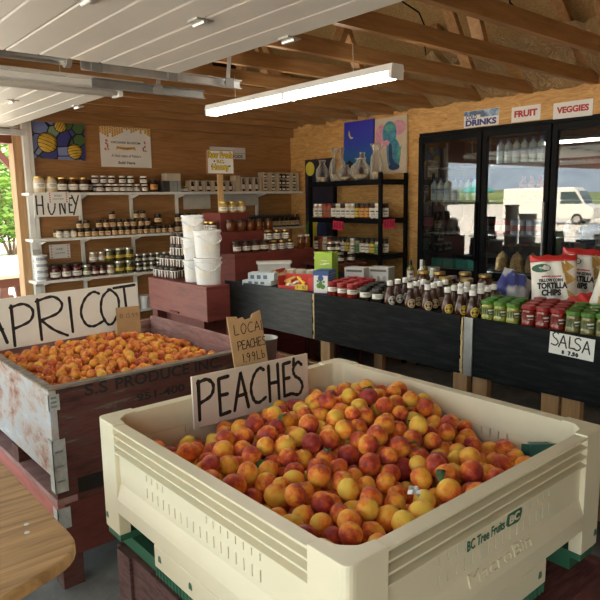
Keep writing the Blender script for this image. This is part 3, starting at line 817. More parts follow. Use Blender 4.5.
for i in ach:
    v = 0 if pr.random() < 0.68 else 1
    o = place('apricot', AMESH[v][pr.randrange(2)], None, tuple(AP[i]), (pr.uniform(0, 6.28), pr.uniform(0, 6.28), pr.uniform(0, 6.28)))
    o.scale = (AQ[i],) * 3
    tag(o, 'small %s apricot %s' % (ANAME[v], azone(AP[i][0], AP[i][1])), 'apricot', '%s apricots %s' % (ANAME[v], azone(AP[i][0], AP[i][1])))
bm = bm_new(); cs = set(ach)
for i in range(len(AP)):
    if i not in cs and AP[i][2] > 0.75: low_ball(bm, AP[i], AQ[i] * 0.98, 8, 6)
o = obj('apricots', bm, plain('buried_apricot_skin', (0.62, 0.21, 0.025), 0.55, 0.3, 16), smooth=True)
tag(o, 'apricots lying deeper in the heap in the weathered red bin', 'apricots', kind='stuff')
print('APRICOT', len(AP), len(ach))
# leaves, paper scrap and green basket among the peaches
LEAF = plain('peach_leaf', (0.05, 0.11, 0.03), 0.5, 0.3, 30)
top_ids = sorted(chosen, key=lambda i: -P[i][2])
lp = [(1.235, 1.33), (1.39, 1.02), (1.60, 1.30), (1.19, 1.00), (1.02, 1.05), (1.48, 1.62), (1.32, 1.62), (1.70, 1.62), (1.10, 1.45), (1.45, 1.2)]
where = ['near the front left edge', 'by the green lettering', 'toward the back side', 'near the near corner', 'at the near corner', 'behind the heap top', 'left of the heap top', 'by the far back side', 'beside the left edge', 'right of the heap middle']
for k, (x, y) in enumerate(lp):
    d = (P[:, 0] - x) ** 2 + (P[:, 1] - y) ** 2
    near = [i for i in range(len(P)) if d[i] < 0.05 ** 2]
    z = max(P[i][2] + math.sqrt(max(0, Q[i] ** 2 - d[i])) for i in near) if near else psurf(x, y)
    bm = bm_new(); L = 0.055; rows = []
    for i in range(9):
        s = i / 8; w = 0.013 * math.sin(math.pi * s ** 0.8) + 0.0006; zz = 0.016 * math.sin(s * 2.6) - 0.012 * s
        rows.append([bm.verts.new((s * L, a * w, zz + abs(a) * w * 0.45)) for a in (-1, 0, 1)])
    for a, b2 in zip(rows, rows[1:]):
        for j in range(2): bm.faces.new((a[j], a[j + 1], b2[j + 1], b2[j]))
    r = bmesh.ops.extrude_face_region(bm, geom=bm.faces[:]); bmesh.ops.translate(bm, vec=(0, 0, -0.0006), verts=[g for g in r['geom'] if isinstance(g, bmesh.types.BMVert)])
    o = obj('leaf', bm, LEAF, smooth=True, loc=(x, y, z + 0.002), rot=(pr.uniform(-.5, .5), pr.uniform(0.1, .7), pr.uniform(0, 6.28)))
    tag(o, 'dark green peach leaf lying on the peaches %s' % where[k], 'leaf', 'leaves among the peaches')
bm = bm_new(); g = [[bm.verts.new((i * .012, j * .010, 0.006 * ((i * 7 + j * 5) % 3))) for j in range(4)] for i in range(4)]
for i in range(3):
    for j in range(3): bm.faces.new((g[i][j], g[i + 1][j], g[i + 1][j + 1], g[i][j + 1]))
tag(obj('paper_scrap', bm, PAPER, loc=(1.16, 0.915, 0.862), rot=(0.3, -0.1, 0.6)), 'crumpled white paper scrap on peaches near the bin lettering', 'paper')
TEAL = plain('teal_green_plastic', (0.018, 0.105, 0.085), 0.45, 0.1)
t = thing('berry_basket', 'dark teal plastic basket standing on end among the peaches', 'basket', (1.845, 0.955, 0.695), rot=(R(-8), 0, R(-42)))
t.scale = (0.72, 0.62, 0.66)
bm = bm_new(); add_prism(bm, rounded([(-0.06, 0), (0.06, 0), (0.05, 0.155), (-0.05, 0.155)], [.004, .004, .018, .018]), 0, 0.006, Matrix(((1, 0, 0, 0), (0, 0, 1, 0), (0, 1, 0, 0), (0, 0, 0, 1)))); obj('base', bm, TEAL, t)
for a, b2 in (((-0.062, 0.0), (-0.05, 0.15)), ((0.062, 0.0), (0.05, 0.15)), ((-0.045, 0.155), (0.045, 0.155))):
    bm = bm_new(); add_bar(bm, (a[0], 0.03, a[1]), (b2[0], 0.03, b2[1]), 0.06, 0.004, (0, 1, 0)) if a[1] != b2[1] else add_box(bm, a[0], b2[0], 0.006, 0.06, a[1] - .004, a[1]); obj('side', bm, TEAL, t)

# ---------------------------------------------------------------- hand painted boards
def board(name, label, cat, loc, rot, w, h, th, mat, group=None):
    t = thing(name, label, cat, loc, rot=rot)
    bm = bm_new(); add_box(bm, 0, w, 0, th, 0, h); obj('board', bm, mat, t, bevel=0.001)
    return t
BUFF = plain('buff_board', (0.68, 0.60, 0.53), 0.7, 0.06, 8)
t = board('price_board', 'white board hand lettered PEACHES standing in the cream bin', 'sign', (1.138, 1.945, 0.762), (R(-3), R(1.0), 0), 0.568, 0.198, 0.010, BUFF)
bm = bm_new(); hh = 0.128
its = [('P', .018, .030, .100, .148), ('E', .110, .028, .082, .142), ('A', .182, .032, .094, .148), ('C', .260, .040, .104, .138), ('H', .352, .032, .085, .148), ('E', .428, .038, .068, .136), ("'", .485, .030, .05, .158), ('S', .472, .032, .095, .138)]
hand_text(bm, its, 0.0140, -0.0008); obj('lettering', bm, INK, t, fix=False)
t = board('apricot_board', 'long white board hand lettered APRICOT leaning behind the apricots', 'sign', (0.80, 3.43, 0.845), (R(-2), R(-1.0), 0), 0.868, 0.268, 0.012, PAPER)
bm = bm_new()
its = [('A', -.002, .035, .16, .20), ('P', .138, .012, .165, .215), ('R', .275, .020, .205, .222), ('I', .455, .035, .04, .195), ('C', .508, .048, .180, .195), ('O', .628, .045, .165, .20), ('T', .720, .055, .165, .195)]
hand_text(bm, its, 0.0150, -0.0008); obj('lettering', bm, INK, t, fix=False)
t = board('cardboard_note', 'small brown cardboard note at the right end of the big white board', 'sign', (1.502, 3.392, 0.835), (R(-4), R(2), 0), 0.148, 0.162, 0.006, CARD)
bm = bm_new(); hand_text(bm, hand_line('B.C.', 0.02, 0.10, 0.03, 0.022) + hand_line('1.99', 0.075, 0.10, 0.026, 0.022), 0.003, -0.0008); obj('lettering', bm, plain('faint_pencil', (0.16, 0.10, 0.06), 0.8), t, fix=False)
t = thing('cardboard_sign', 'torn brown cardboard sign reading LOCAL PEACHES on the bin rim', 'sign', (1.355, 1.992, 0.882), rot=(R(-6), R(-3), R(-5)))
bm = bm_new(); add_prism(bm, [(0.012, 0), (0.168, 0.0), (0.158, 0.27), (0.118, 0.26), (0.112, 0.245), (0.082, 0.243), (0.074, 0.255), (0.05, 0.252), (0.048, 0.262), (0.004, 0.268)], -0.003, 0.004, Matrix(((1, 0, 0, 0), (0, 0, 1, 0), (0, 1, 0, 0), (0, 0, 0, 1)))); obj('board', bm, CARD, t)
bm = bm_new(); 
for ln in (hand_line('LOCAL', 0.026, 0.19, 0.035, 0.040), hand_line('PEACHES', 0.034, 0.128, 0.024, 0.034, 0.88), hand_line('1.99Lb', 0.05, 0.075, 0.026, 0.034)):
    bm = bm_new(); hand_text(bm, ln, 0.0034, -0.0042); obj('lettering', bm, INK, t, fix=False)
t = thing('galvanised_pail', 'small grey metal pail behind the cardboard sign', 'pail', (1.98, 2.62, 0.70))
bm = bm_new(); add_lathe(bm, [(0, 0), (0.06, 0), (0.075, 0.17), (0.078, 0.172), (0.072, 0.168), (0.057, 0.006), (0, 0.006)], 20); obj('bucket', bm, STEEL, t, smooth=True)
t = thing('wooden_crate', 'dark crate behind the apricot bin carrying the metal pail', 'crate', (1.98, 2.66, 0))
for k in range(3): box_obj('slat', (-0.12, 0.26, -0.16, -0.14, 0.03 + k * .23, 0.23 + k * .23), DRED, t)
for k in range(3): box_obj('slat', (-0.12, 0.26, 0.14, 0.16, 0.03 + k * .23, 0.23 + k * .23), DRED, t)
for x in (-0.12, 0.24): box_obj('end_board', (x, x + .02, -0.139, 0.139, 0, 0.69), DRED, t)
box_obj('lid', (-0.12, 0.26, -0.16, 0.16, 0.691, 0.70), DRED, t)
# ---------------------------------------------------------------- shelves on the back wall
def shelf(label, z, x0=1.705, x1=4.695, y0=5.40, supports=True):
    t = thing('wall_shelf', label, 'shelf', ((x0 + x1) / 2, 5.5, z))
    w = (x1 - x0) / 2
    box_obj('shelf_board', (-w, w, y0 - 5.5, 0.118, -0.022, 0), WHITE, t, 0.002)
    for x in (1.823, 2.205, 2.70, 3.19, 4.19):
        if x0 < x < x1:
            bm = bm_new(); add_prism(bm, [(0.0945, -0.0225), (0.0945, -0.06), (0.085, -0.06), (-0.05, -0.03), (-0.05, -0.0225)], x - 0.006 - (x0 + x1) / 2, x + 0.006 - (x0 + x1) / 2, Matrix(((0, 0, 1, 0), (1, 0, 0, 0), (0, 1, 0, 0), (0, 0, 0, 1))))
            obj('bracket', bm, WHITE, t)
    return t
SZ = (1.690, 1.303, 0.948, 0.598)
for z, n in zip(SZ, ('top', 'middle', 'lower', 'lowest')): shelf('long white wall shelf, %s one of four on the back wall' % n, z)
for k, x in enumerate((1.823, 2.205, 2.70, 3.19, 4.19)):
    bm = bm_new(); add_box(bm, x - 0.014, x + 0.014, 5.596, 5.619, 0.45, 1.72)
    tag(obj('shelf_standard', bm, WHITE), 'white upright shelf rail on the back wall, %s from the white post' % nth(k), 'shelf rail', 'shelf rails on the back wall')

AMBER = plain('amber_honey', (0.15, 0.04, 0.009), 0.12, 0.25, 20, coat=0.6)
DKHON = plain('dark_honey', (0.075, 0.022, 0.010), 0.12, 0.3, 20, coat=0.6)
CREAMH = plain('creamed_honey', (0.66, 0.54, 0.36), 0.25, 0.08, 20, coat=0.5)
PICKLE = plain('pickle_green', (0.085, 0.085, 0.022), 0.14, 0.4, 60, coat=0.6)
JAMRED = plain('dark_red_jam', (0.10, 0.012, 0.012), 0.14, 0.35, 40, coat=0.6)
TOMATO = plain('red_sauce', (0.21, 0.022, 0.013), 0.16, 0.35, 70, coat=0.6)
SALVERDE = plain('green_salsa_fill', (0.27, 0.28, 0.05), 0.16, 0.25, 70, coat=0.6)
OLIVE = plain('olive_salsa_fill', (0.16, 0.14, 0.05), 0.16, 0.35, 70, coat=0.6)
BROWN = plain('brown_sauce', (0.055, 0.016, 0.009), 0.2, 0.3, 30, coat=0.25)
LIDB = plain('black_lid', (0.015, 0.015, 0.015), 0.35, 0.1)
LIDW = plain('white_lid', (0.76, 0.75, 0.72), 0.35, 0.04)
LIDG = plain('gold_lid', (0.52, 0.36, 0.12), 0.3, 0.1, metal=0.8)
LIDS = plain('silver_lid', (0.62, 0.60, 0.55), 0.3, 0.1, metal=0.85)
LIDR = plain('red_lid', (0.30, 0.013, 0.016), 0.35, 0.1)
LIDGR = plain('green_lid', (0.065, 0.20, 0.02), 0.35, 0.1)
LABW = plain('white_label', (0.76, 0.73, 0.66), 0.6, 0.05, 30)
LABK = plain('black_label', (0.02, 0.02, 0.02), 0.5, 0.1)
LABT = plain('tan_label', (0.62, 0.42, 0.22), 0.6, 0.15, 50)
LABO = plain('orange_label', (0.68, 0.30, 0.06), 0.6, 0.1, 50)
LABY = plain('yellow_label', (0.72, 0.50, 0.06), 0.6, 0.1, 50)
LABGR = plain('green_label', (0.10, 0.26, 0.09), 0.6, 0.1, 50)
TEXTL = plain('label_print', (0.10, 0.08, 0.07), 0.6, 0.1)
def arc_label(bm, r, z0, z1, a=75, seg=8):
    add_lathe(bm, [(r, z0), (r, z1)], seg, a0=R(-90 - a), a1=R(-90 + a))
def jar_proto(name, cat, r, h, fill, lid, label=None, lid_h=0.016, lz=(0.2, 0.72), neck=0.82, arc=75, lr=None, prints=True, group=None):
    t = thing(name, '', cat, group=group)
    hb = h - lid_h
    bm = bm_new()
    add_lathe(bm, [(0, 0), (r * .9, 0), (r, r * .12), (r, hb * 0.80), (r * (neck + 1) / 2, hb * 0.90), (r * neck, hb * 0.94), (r * neck, hb), (0, hb)], 16)
    obj('jar_body', bm, fill, t, smooth=True)
    rl = lr or r * (neck + 0.08)
    bm = bm_new(); add_lathe(bm, [(0, hb), (rl, hb), (rl, h - 0.002), (rl * .94, h), (0, h)], 16); obj('lid', bm, lid, t)
    if label is not None:
        bm = bm_new(); arc_label(bm, r + 0.0006, hb * lz[0], hb * lz[1], arc); lo = obj('jar_label', bm, label, t, fix=False)
        if prints:
            bm = bm_new(); z = hb * (lz[0] + lz[1]) / 2; dz = hb * (lz[1] - lz[0])
            arc_label(bm, r + 0.0012, z + dz * .08, z + dz * .22, arc * .45, 5); arc_label(bm, r + 0.0012, z - dz * .22, z - dz * .14, arc * .3, 4)
            obj('print', bm, TEXTL if label not in (LABK,) else LABW, lo, fix=False)
    freeze(t)
    return t
jit = random.Random(99)
def face_cam(x, y):
    """turn so that the local -y side looks toward the open front"""
    return math.atan2(-y, -x) + math.pi / 2
def line_up(proto, pts, label, group, rot=None, scale=None):
    n = len(pts)
    for i, p in enumerate(pts):
        rz = (rot if rot is not None else face_cam(p[0], p[1]) * 0.5) + jit.uniform(-.25, .25)
        put(proto, p, rz, label.format(nth(i, None)), group, scale)

# top shelf
BIGW = jar_proto('honey_jar', 'jar', 0.049, 0.135, CREAMH, LIDG, LABW, lz=(.3, .66))
for p, l in (((1.82, 5.48, SZ[0]), 'large jar of creamed honey at the left end of the top shelf'), ((1.918, 5.48, SZ[0]), 'large jar of creamed honey beside the leftmost jar on the top shelf')): put(BIGW, p, 0, l, 'large honey jars on the top shelf')
MEDD = jar_proto('honey_jar', 'jar', 0.044, 0.13, DKHON, LIDG, LABW, lz=(.2, .62))
line_up(MEDD, [(x, 5.47, SZ[0]) for x in (2.005, 2.10, 2.195)], 'tall dark honey jar with white label on the top shelf, {} from left', 'dark honey jars on the top shelf')
line_up(MEDD, [(x, 5.57, SZ[0]) for x in (1.99, 2.15, 2.27)], 'dark honey jar at the back of the top shelf left part, {} from left', 'dark honey jars on the top shelf')
SMW = jar_proto('jam_jar', 'jar', 0.032, 0.073, DKHON, LIDW, LABW, lid_h=0.014)
xb = (2.341, 2.426, 2.493, 2.560, 2.628, 2.699, 2.78)
line_up(SMW, [(x, 5.47, SZ[0]) for x in xb], 'small white lidded jar in the bottom row on the top shelf, {} from left', 'small jars on the top shelf')
line_up(SMW, [(x, 5.475, SZ[0] + 0.074) for x in (2.305, 2.383, 2.460, 2.564, 2.643, 2.774)], 'small white lidded jar stacked in the upper row on the top shelf, {} from left', 'small jars on the top shelf')
line_up(SMW, [(x, 5.54, SZ[0]) for x in xb[:-1]], 'small white lidded jar behind the bottom row on the top shelf, {} from left', 'small jars on the top shelf')
ORJ = jar_proto('honey_jar', 'jar', 0.040, 0.112, DKHON, LIDB, LABO, lz=(.25, .75))
put(ORJ, (2.872, 5.47, SZ[0]), 0, 'single black lidded jar with orange label on the top shelf')
GREYC = plain('grey_carton', (0.30, 0.31, 0.29), 0.6, 0.1); DKC = plain('dark_carton', (0.05, 0.045, 0.04), 0.6, 0.2); BEIGE = plain('beige_carton', (0.52, 0.44, 0.33), 0.7, 0.08)
def carton(name, label, cat, p, rz, w, d, h, mat, group=None, panel=None):
    t = thing(name, label, cat, p, rz, group)
    box_obj('box', (-w / 2, w / 2, -d / 2, d / 2, 0, h), mat, t, 0.002)
    if panel is not None:
        bm = bm_new(); add_box(bm, -w * .42, w * .42, -d / 2 - 0.001, -d / 2, h * .15, h * .8); obj('printed_panel', bm, panel, t)
    return t
for k, x in enumerate((2.955, 2.995, 3.035, 3.075, 3.118)): carton('slim_carton', 'slim upright %s carton on the top shelf, %s from left' % ('dark' if k < 2 else 'grey', nth(k)), 'box', (x, 5.47, SZ[0]), 0, 0.034, 0.12, 0.105, DKC if k < 2 else GREYC, 'slim cartons on the top shelf')
carton('paper_box', 'flat beige box lying on the slim cartons on the top shelf', 'box', (3.07, 5.48, SZ[0] + 0.106), 0, 0.15, 0.10, 0.07, BEIGE)
MINI = jar_proto('mini_jar', 'jar', 0.021, 0.055, DKHON, LIDG, LABW, lid_h=0.01)
line_up(MINI, [(x, 5.46, SZ[0]) for x in (3.165, 3.215)], 'mini honey jar right of the slim cartons on the top shelf, {} from left', 'mini jars on the top shelf')
# gift packs: open fronted wooden boxes with bottles or mini jars inside
PACKW = wood('pack_wood', (0.46, 0.35, 0.24), (0.60, 0.49, 0.36), (8, 8, 1.4), 3, 0.7)
DKIN = plain('pack_lining', (0.05, 0.03, 0.02), 0.8)
def pack_box(label, x, w, h, cols, rows, group):
    t = thing('gift_pack', label, 'gift box', (x, 5.47, SZ[0]), 0, group)
    bm = bm_new(); e = 0.007
    add_box(bm, -w / 2, -w / 2 + e, -0.05, 0.05, 0, h); add_box(bm, w / 2 - e, w / 2, -0.05, 0.05, 0, h); add_box(bm, -w / 2 + e, w / 2 - e, -0.05, 0.05, 0, e); add_box(bm, -w / 2 + e, w / 2 - e, -0.05, 0.05, h - e, h)
    for r_ in range(1, rows): add_box(bm, -w / 2 + e, w / 2 - e, -0.05, 0.05, h * r_ / rows - e / 2, h * r_ / rows + e / 2)
    obj('wood_frame', bm, PACKW, t)
    box_obj('back_panel', (-w / 2 + e, w / 2 - e, 0.042, 0.049, e, h - e), DKIN, t)
    for r_ in range(rows):
        for c in range(cols):
            cx = -w / 2 + w * (c + .5) / cols; z = h * r_ / rows + e; hh = h / rows - 2 * e; rr = min(w / cols * .36, 0.022)
            bm = bm_new(); add_lathe(bm, [(0, z), (rr, z), (rr, z + hh * .62), (rr * .5, z + hh * .78), (rr * .5, z + hh * .9), (0, z + hh * .9)], 10, (cx, -0.015, 0)); j = obj('bottle', bm, DKHON, t, smooth=True)
            bm = bm_new(); add_lathe(bm, [(0, z + hh * .78), (rr * .62, z + hh * .78), (rr * .62, z + hh * .95), (0, z + hh * .95)], 10, (cx, -0.015, 0)); obj('cap', bm, LIDG if rows > 1 else LIDB, j)
            bm = bm_new(); add_lathe(bm, [(rr + .0006, z + hh * .15), (rr + .0006, z + hh * .5)], 6, (cx, -0.015, 0), R(-160), R(-20)); obj('bottle_label', bm, LABW, j, fix=False)
    return t
for k, (x, w) in enumerate(((3.285, .075), (3.372, .075), (3.47, .085), (3.56, .075), (3.65, .075), (3.735, .075))):
    pack_box('light wooden one bottle gift pack on the top shelf, %s from left' % nth(k), x, w, 0.112, 1, 1, 'bottle gift packs on the top shelf')
carton('paper_box', 'narrow upright pale wood box among the gift packs on the top shelf', 'box', (3.815, 5.47, SZ[0]), 0, 0.06, 0.1, 0.165, PACKW)
for k, x in enumerate((3.90, 3.985, 4.07)): pack_box('taller wooden one bottle gift pack on the top shelf, %s from left' % nth(k), x, 0.078, 0.15, 1, 1, 'tall bottle gift packs on the top shelf')
for k, (x, c, w) in enumerate(((4.195, 1, 0.09), (4.30, 1, 0.09), (4.45, 3, 0.18), (4.60, 1, 0.09))): pack_box('wooden gift pack with three tiers of mini jars on the top shelf, %s from left' % nth(k), x, w, 0.205, c, 3, 'tiered gift packs on the top shelf')
# middle shelf
HONS = jar_proto('honey_jar', 'jar', 0.0285, 0.072, DKHON, LIDB, LABT, lid_h=0.015, lz=(.12, .78))
HONL = jar_proto('honey_jar', 'jar', 0.0285, 0.072, CREAMH, LIDB, LABW, lid_h=0.013, lz=(.2, .72))
x2 = [1.945, 2.006, 2.067, 2.13, 2.193, 2.256, 2.319, 2.382, 2.445, 2.508, 2.571, 2.634, 2.697, 2.76, 2.823, 2.886, 2.949, 3.02]
g2 = 'small honey jars on the middle shelf'
line_up(HONL, [(x, 5.45, SZ[1]) for x in x2[:3]], 'small pale honey jar in front row of the middle shelf, {} from left', g2)
line_up(HONS, [(x, 5.45, SZ[1]) for x in x2[3:]], 'small dark lidded honey jar in middle shelf front row, {} after the pale jars', g2)
line_up(HONS, [(x, 5.51, SZ[1]) for x in x2[:-1]], 'small dark lidded honey jar in second row of the middle shelf, {} from left', g2)
line_up(HONS, [(x, 5.465, SZ[1] + 0.0725) for x in (2.13, 2.193, 2.31, 2.375, 2.44, 2.505, 2.575, 2.64, 2.72, 2.785)], 'small honey jar stacked on the front row of the middle shelf, {} from left', g2)
line_up(HONS, [(x, 5.47, SZ[1] + 0.145) for x in (2.442, 2.682, 2.745)], 'small honey jar topping a stack of three on the middle shelf, {} from left', g2)
HONM = jar_proto('honey_jar', 'jar', 0.036, 0.09, DKHON, LIDB, LABT, lid_h=0.018)
line_up(HONM, [(x, 5.45, SZ[1]) for x in (3.10, 3.18, 3.26, 3.34, 3.42, 3.50, 3.58, 3.66, 3.74, 3.82)], 'medium black lidded honey jar on middle shelf behind the maroon stand, {} from left', 'medium honey jars on the middle shelf')
line_up(HONM, [(x, 5.46, SZ[1] + 0.0905) for x in (2.895, 3.115, 3.22, 3.30, 3.40, 3.48)], 'medium black lidded jar stacked high on the middle shelf, {} from left', 'medium honey jars on the middle shelf')
SYR = jar_proto('syrup_bottle', 'bottle', 0.029, 0.135, plain('dark_syrup', (0.03, 0.012, 0.008), 0.12, 0.3, coat=0.6), LIDB, LABT, lid_h=0.02, neck=0.5, lz=(.15, .55), lr=0.016)
line_up(SYR, [(3.945 + 0.063 * i, 5.45, SZ[1]) for i in range(12)], 'dark syrup bottle on the middle shelf right part, {} from left', 'syrup bottles on the middle shelf')
line_up(SYR, [(3.975 + 0.063 * i, 5.53, SZ[1]) for i in range(11)], 'dark syrup bottle behind the front syrup bottles, {} from left', 'syrup bottles on the middle shelf')
# lower shelf
TUBM = plain('white_tub_plastic', (0.74, 0.74, 0.72), 0.4, 0.03)
def tub_proto():
    t = thing('plastic_tub', '', 'tub')
    bm = bm_new(); add_lathe(bm, [(0, 0), (.048, 0), (.055, .046), (0, .046)], 16); obj('tub_body', bm, TUBM, t)
    bm = bm_new(); add_lathe(bm, [(0, .0465), (.058, .0465), (.058, .053), (0, .054)], 16); obj('lid', bm, TUBM, t)
    bm = bm_new(); add_lathe(bm, [(.0505, .012), (.054, .036)], 8, a0=R(-150), a1=R(-30)); obj('tub_label', bm, plain('blue_grey_print', (0.30, 0.34, 0.40), 0.6, 0.4, 60), t, fix=False)
    freeze(t); return t
TUB = tub_proto()
for k in range(4): put(TUB, (1.775, 5.47, SZ[2] + 0.0545 * k), 0, 'white plastic tub in the stack by the white post, %s from the bottom' % nth(k), 'white tubs on the lower shelf')
JAMB = jar_proto('jam_jar', 'jar', 0.043, 0.125, JAMRED, LIDB, LABW, lz=(.2, .58))
line_up(JAMB, [(x, 5.47, SZ[2]) for x in (1.890, 1.985, 2.08)], 'large dark red jam jar with white label on the lower shelf, {} from the tubs', 'large jam jars on the lower shelf')
line_up(JAMB, [(x, 5.565, SZ[2]) for x in (1.93, 2.03, 2.13, 2.25)], 'dark red jam jar at the back of the lower shelf, {} from left', 'large jam jars on the lower shelf')
PICK = jar_proto('pickle_jar', 'jar', 0.037, 0.105, PICKLE, LIDS, LABW, lz=(.25, .6), neck=.9)
put(PICK, (2.165, 5.46, SZ[2]), 0, 'small green pickle jar right of the large jam jars', 'pickle jars on the lower shelf')
JAMM = jar_proto('jam_jar', 'jar', 0.033, 0.095, JAMRED, LIDB, LABW, lz=(.3, .55))
line_up(JAMM, [(x, 5.46, SZ[2]) for x in (2.24, 2.31)], 'narrow dark jam jar on the lower shelf beside the pickle jar, {} from left', 'narrow jam jars on the lower shelf')
PALEJ = jar_proto('preserve_jar', 'jar', 0.036, 0.090, plain('pale_preserve', (0.36, 0.25, 0.16), 0.2, 0.3, 40, coat=.5), LIDS, LABW, lz=(.25, .6))
put(PALEJ, (2.385, 5.455, SZ[2]), 0, 'pale preserve jar with silver lid on the lower shelf left of the green jars', 'pale preserve jars on the lower shelf')
line_up(PALEJ, [(x, 5.47, SZ[2] + 0.1255) for x in (2.24, 2.315)], 'pale preserve jar standing on top of the lower shelf row, {} from left', 'pale preserve jars on the lower shelf')
PICKB = jar_proto('pickle_jar', 'jar', 0.045, 0.118, PICKLE, LIDS, LABY, lz=(.3, .55), neck=.9)
line_up(PICKB, [(x, 5.46, SZ[2]) for x in (2.475, 2.575)], 'large green pickle jar in the bottom row of the lower shelf, {} from left', 'pickle jars on the lower shelf')
line_up(PICKB, [(x, 5.47, SZ[2] + 0.1185) for x in (2.39, 2.485, 2.58)], 'large green pickle jar stacked in the upper row of the lower shelf, {} from left', 'pickle jars on the lower shelf')
PICKS = jar_proto('pickle_jar', 'jar', 0.0305, 0.085, plain('dark_relish', (0.05, 0.045, 0.018), 0.14, 0.4, 60, coat=.6), LIDS, LABW, lz=(.3, .6), neck=.9)
xs3 = (2.665, 2.735, 2.805, 2.875, 2.945, 3.015, 3.085, 3.155)
line_up(PICKS, [(x, 5.455, SZ[2]) for x in xs3], 'small relish jar in the bottom row of the lower shelf, {} from left', 'relish jars on the lower shelf')
line_up(PICKS, [(x, 5.46, SZ[2] + 0.0855) for x in xs3], 'small relish jar in the upper row of the lower shelf, {} from left', 'relish jars on the lower shelf')
line_up(PICKS, [(x, 5.53, SZ[2]) for x in xs3], 'small relish jar behind the bottom row of the lower shelf, {} from left', 'relish jars on the lower shelf')
for k, x in enumerate((2.60, 2.70)):
    t = thing('plastic_tub', 'white tub with lid on the lowest shelf, %s one' % ('left' if k == 0 else 'right'), 'tub', (x, 5.45, SZ[3]))
    bm = bm_new(); add_lathe(bm, [(0, 0), (.045, 0), (.052, .11), (0, .11)], 18); obj('tub_body', bm, TUBM, t, smooth=False)
    bm = bm_new(); add_lathe(bm, [(0, .1105), (.055, .1105), (.055, .122), (0, .123)], 18); obj('lid', bm, TUBM, t)

# ---------------------------------------------------------------- signs and pictures on the back wall
t = board('honey_board', 'white board hand lettered HONEY under the top shelf', 'sign', (1.725, 5.36, 1.492), (0, R(0.5), 0), 0.395, 0.185, 0.008, PAPER)
bm = bm_new(); its = [('H', .015, .02, .09, .15), ('O', .11, .02, .085, .14), ('N', .205, .02, .08, .13), ('E', .285, .03, .05, .12), ('Y', .315, .03, .085, .145)]
hand_text(bm, its, 0.012, -0.0008); obj('lettering', bm, INK, t, fix=False)
def note(label, x0, x1, z0, z1, y, lines, mat=PAPER, deco=None):
    t = board('paper_card', label, 'card', (x0, y, z0), (0, 0, 0), x1 - x0, z1 - z0, 0.003, mat)
    for (txt, fz, wf, hgt) in lines: lettering(txt, t, TEXTL, ((x1 - x0) / 2, -0.0008, (z1 - z0) * fz), (x1 - x0) * wf, hgt, extrude=0.0003)
    return t
FLW = plain('flower_print', (0.55, 0.16, 0.12), 0.6, 0.3, 60)
for lab, x0, x1, z0, z1, y in (('white printed price card pinned over the HONEY board', 1.835, 2.015, 1.60, 1.695, 5.352), ('white printed price card on the wall below the middle shelf', 1.90, 2.085, 1.115, 1.24, 5.60)):
    t = note(lab, x0, x1, z0, z1, y, [('HONEY', .66, .35, .018), ('Local & Raw', .40, .5, .014)])
    bm = bm_new()
    for i in range(10): add_lathe(bm, [(0, -.0004), (.007, -.0004), (.007, 0), (0, 0)], 6, M=Matrix.Translation(((0.02 + (i % 2) * (x1 - x0 - 0.04)), -0.0006, 0.012 + (i // 2) * (z1 - z0 - .024) / 4)) @ Matrix.Rotation(R(90), 4, 'X'))
    obj('flower_border', bm, FLW, t)
GREYP = plain('grey_paper', (0.50, 0.48, 0.44), 0.7, 0.06, 10)
note('blank grey sheet under the top shelf left of the honey sign post', 3.255, 3.575, 1.52, 1.672, 5.585, [], GREYP)
note('grey sheet with faint print under the top shelf right of the honey sign post', 3.735, 4.185, 1.545, 1.668, 5.585, [], GREYP)
t = board('wall_sign', 'small two line white sign partly hidden behind the honey sign', 'sign', (3.60, 5.60, 2.035), (0, 0, 0), 0.45, 0.12, 0.006, PAPER)
bm = bm_new(); add_box(bm, 0, 0.45, -0.0008, 0, 0.058, 0.062); obj('divider', bm, plain('sign_grey', (.3, .28, .25), .6), t)
lettering('METHODS', t, TEXTL, (0.29, -0.001, 0.028), 0.24, 0.034, bold=0.02)
# stained glass style picture of hives
SGX0, SGX1, SGZ0, SGZ1 = 1.835, 2.285, 1.985, 2.33
t = thing('hive_picture', 'stained glass style picture of yellow hives on blue and green', 'picture', (SGX0, 5.615, SGZ0), rot=(0, R(1.5), 0))
m, nt, b = new_mat('leaded_glass'); setp(b, rough=0.35)
v = coords(nt, (1, 1, 1)); vo = nt.nodes.new('ShaderNodeTexVoronoi'); vo.inputs['Scale'].default_value = 8.5; nt.links.new(v, vo.inputs['Vector'])
ve = nt.nodes.new('ShaderNodeTexVoronoi'); ve.feature = 'DISTANCE_TO_EDGE'; ve.inputs['Scale'].default_value = 8.5; nt.links.new(v, ve.inputs['Vector'])
sep = nt.nodes.new('ShaderNodeSeparateColor'); nt.links.new(vo.outputs['Color'], sep.inputs[0])
cr = ramp_node(nt, sep.outputs[0], [(0.0, (0.045, 0.05, 0.22)), (0.2, (0.20, 0.26, 0.52)), (0.4, (0.07, 0.14, 0.05)), (0.6, (0.27, 0.34, 0.55)), (0.78, (0.20, 0.32, 0.22)), (0.9, (0.08, 0.07, 0.30))])
nt.nodes[-1].color_ramp.interpolation = 'CONSTANT'
er = ramp_node(nt, ve.outputs[0], [(0.03, (0.008, 0.008, 0.01)), (0.05, (1, 1, 1))])
mixc = nt.nodes.new('ShaderNodeMixRGB'); mixc.blend_type = 'MULTIPLY'; mixc.inputs[0].default_value = 1
nt.links.new(cr, mixc.inputs[1]); nt.links.new(er, mixc.inputs[2]); nt.links.new(mixc.outputs[0], b.inputs['Base Color'])
box_obj('picture_panel', (0, SGX1 - SGX0, -0.012, 0, 0, SGZ1 - SGZ0), m, t)
HIVE = plain('hive_yellow', (0.66, 0.42, 0.05), 0.4, 0.2, 12); LEAD = plain('lead_line', (0.012, 0.012, 0.014), 0.4)
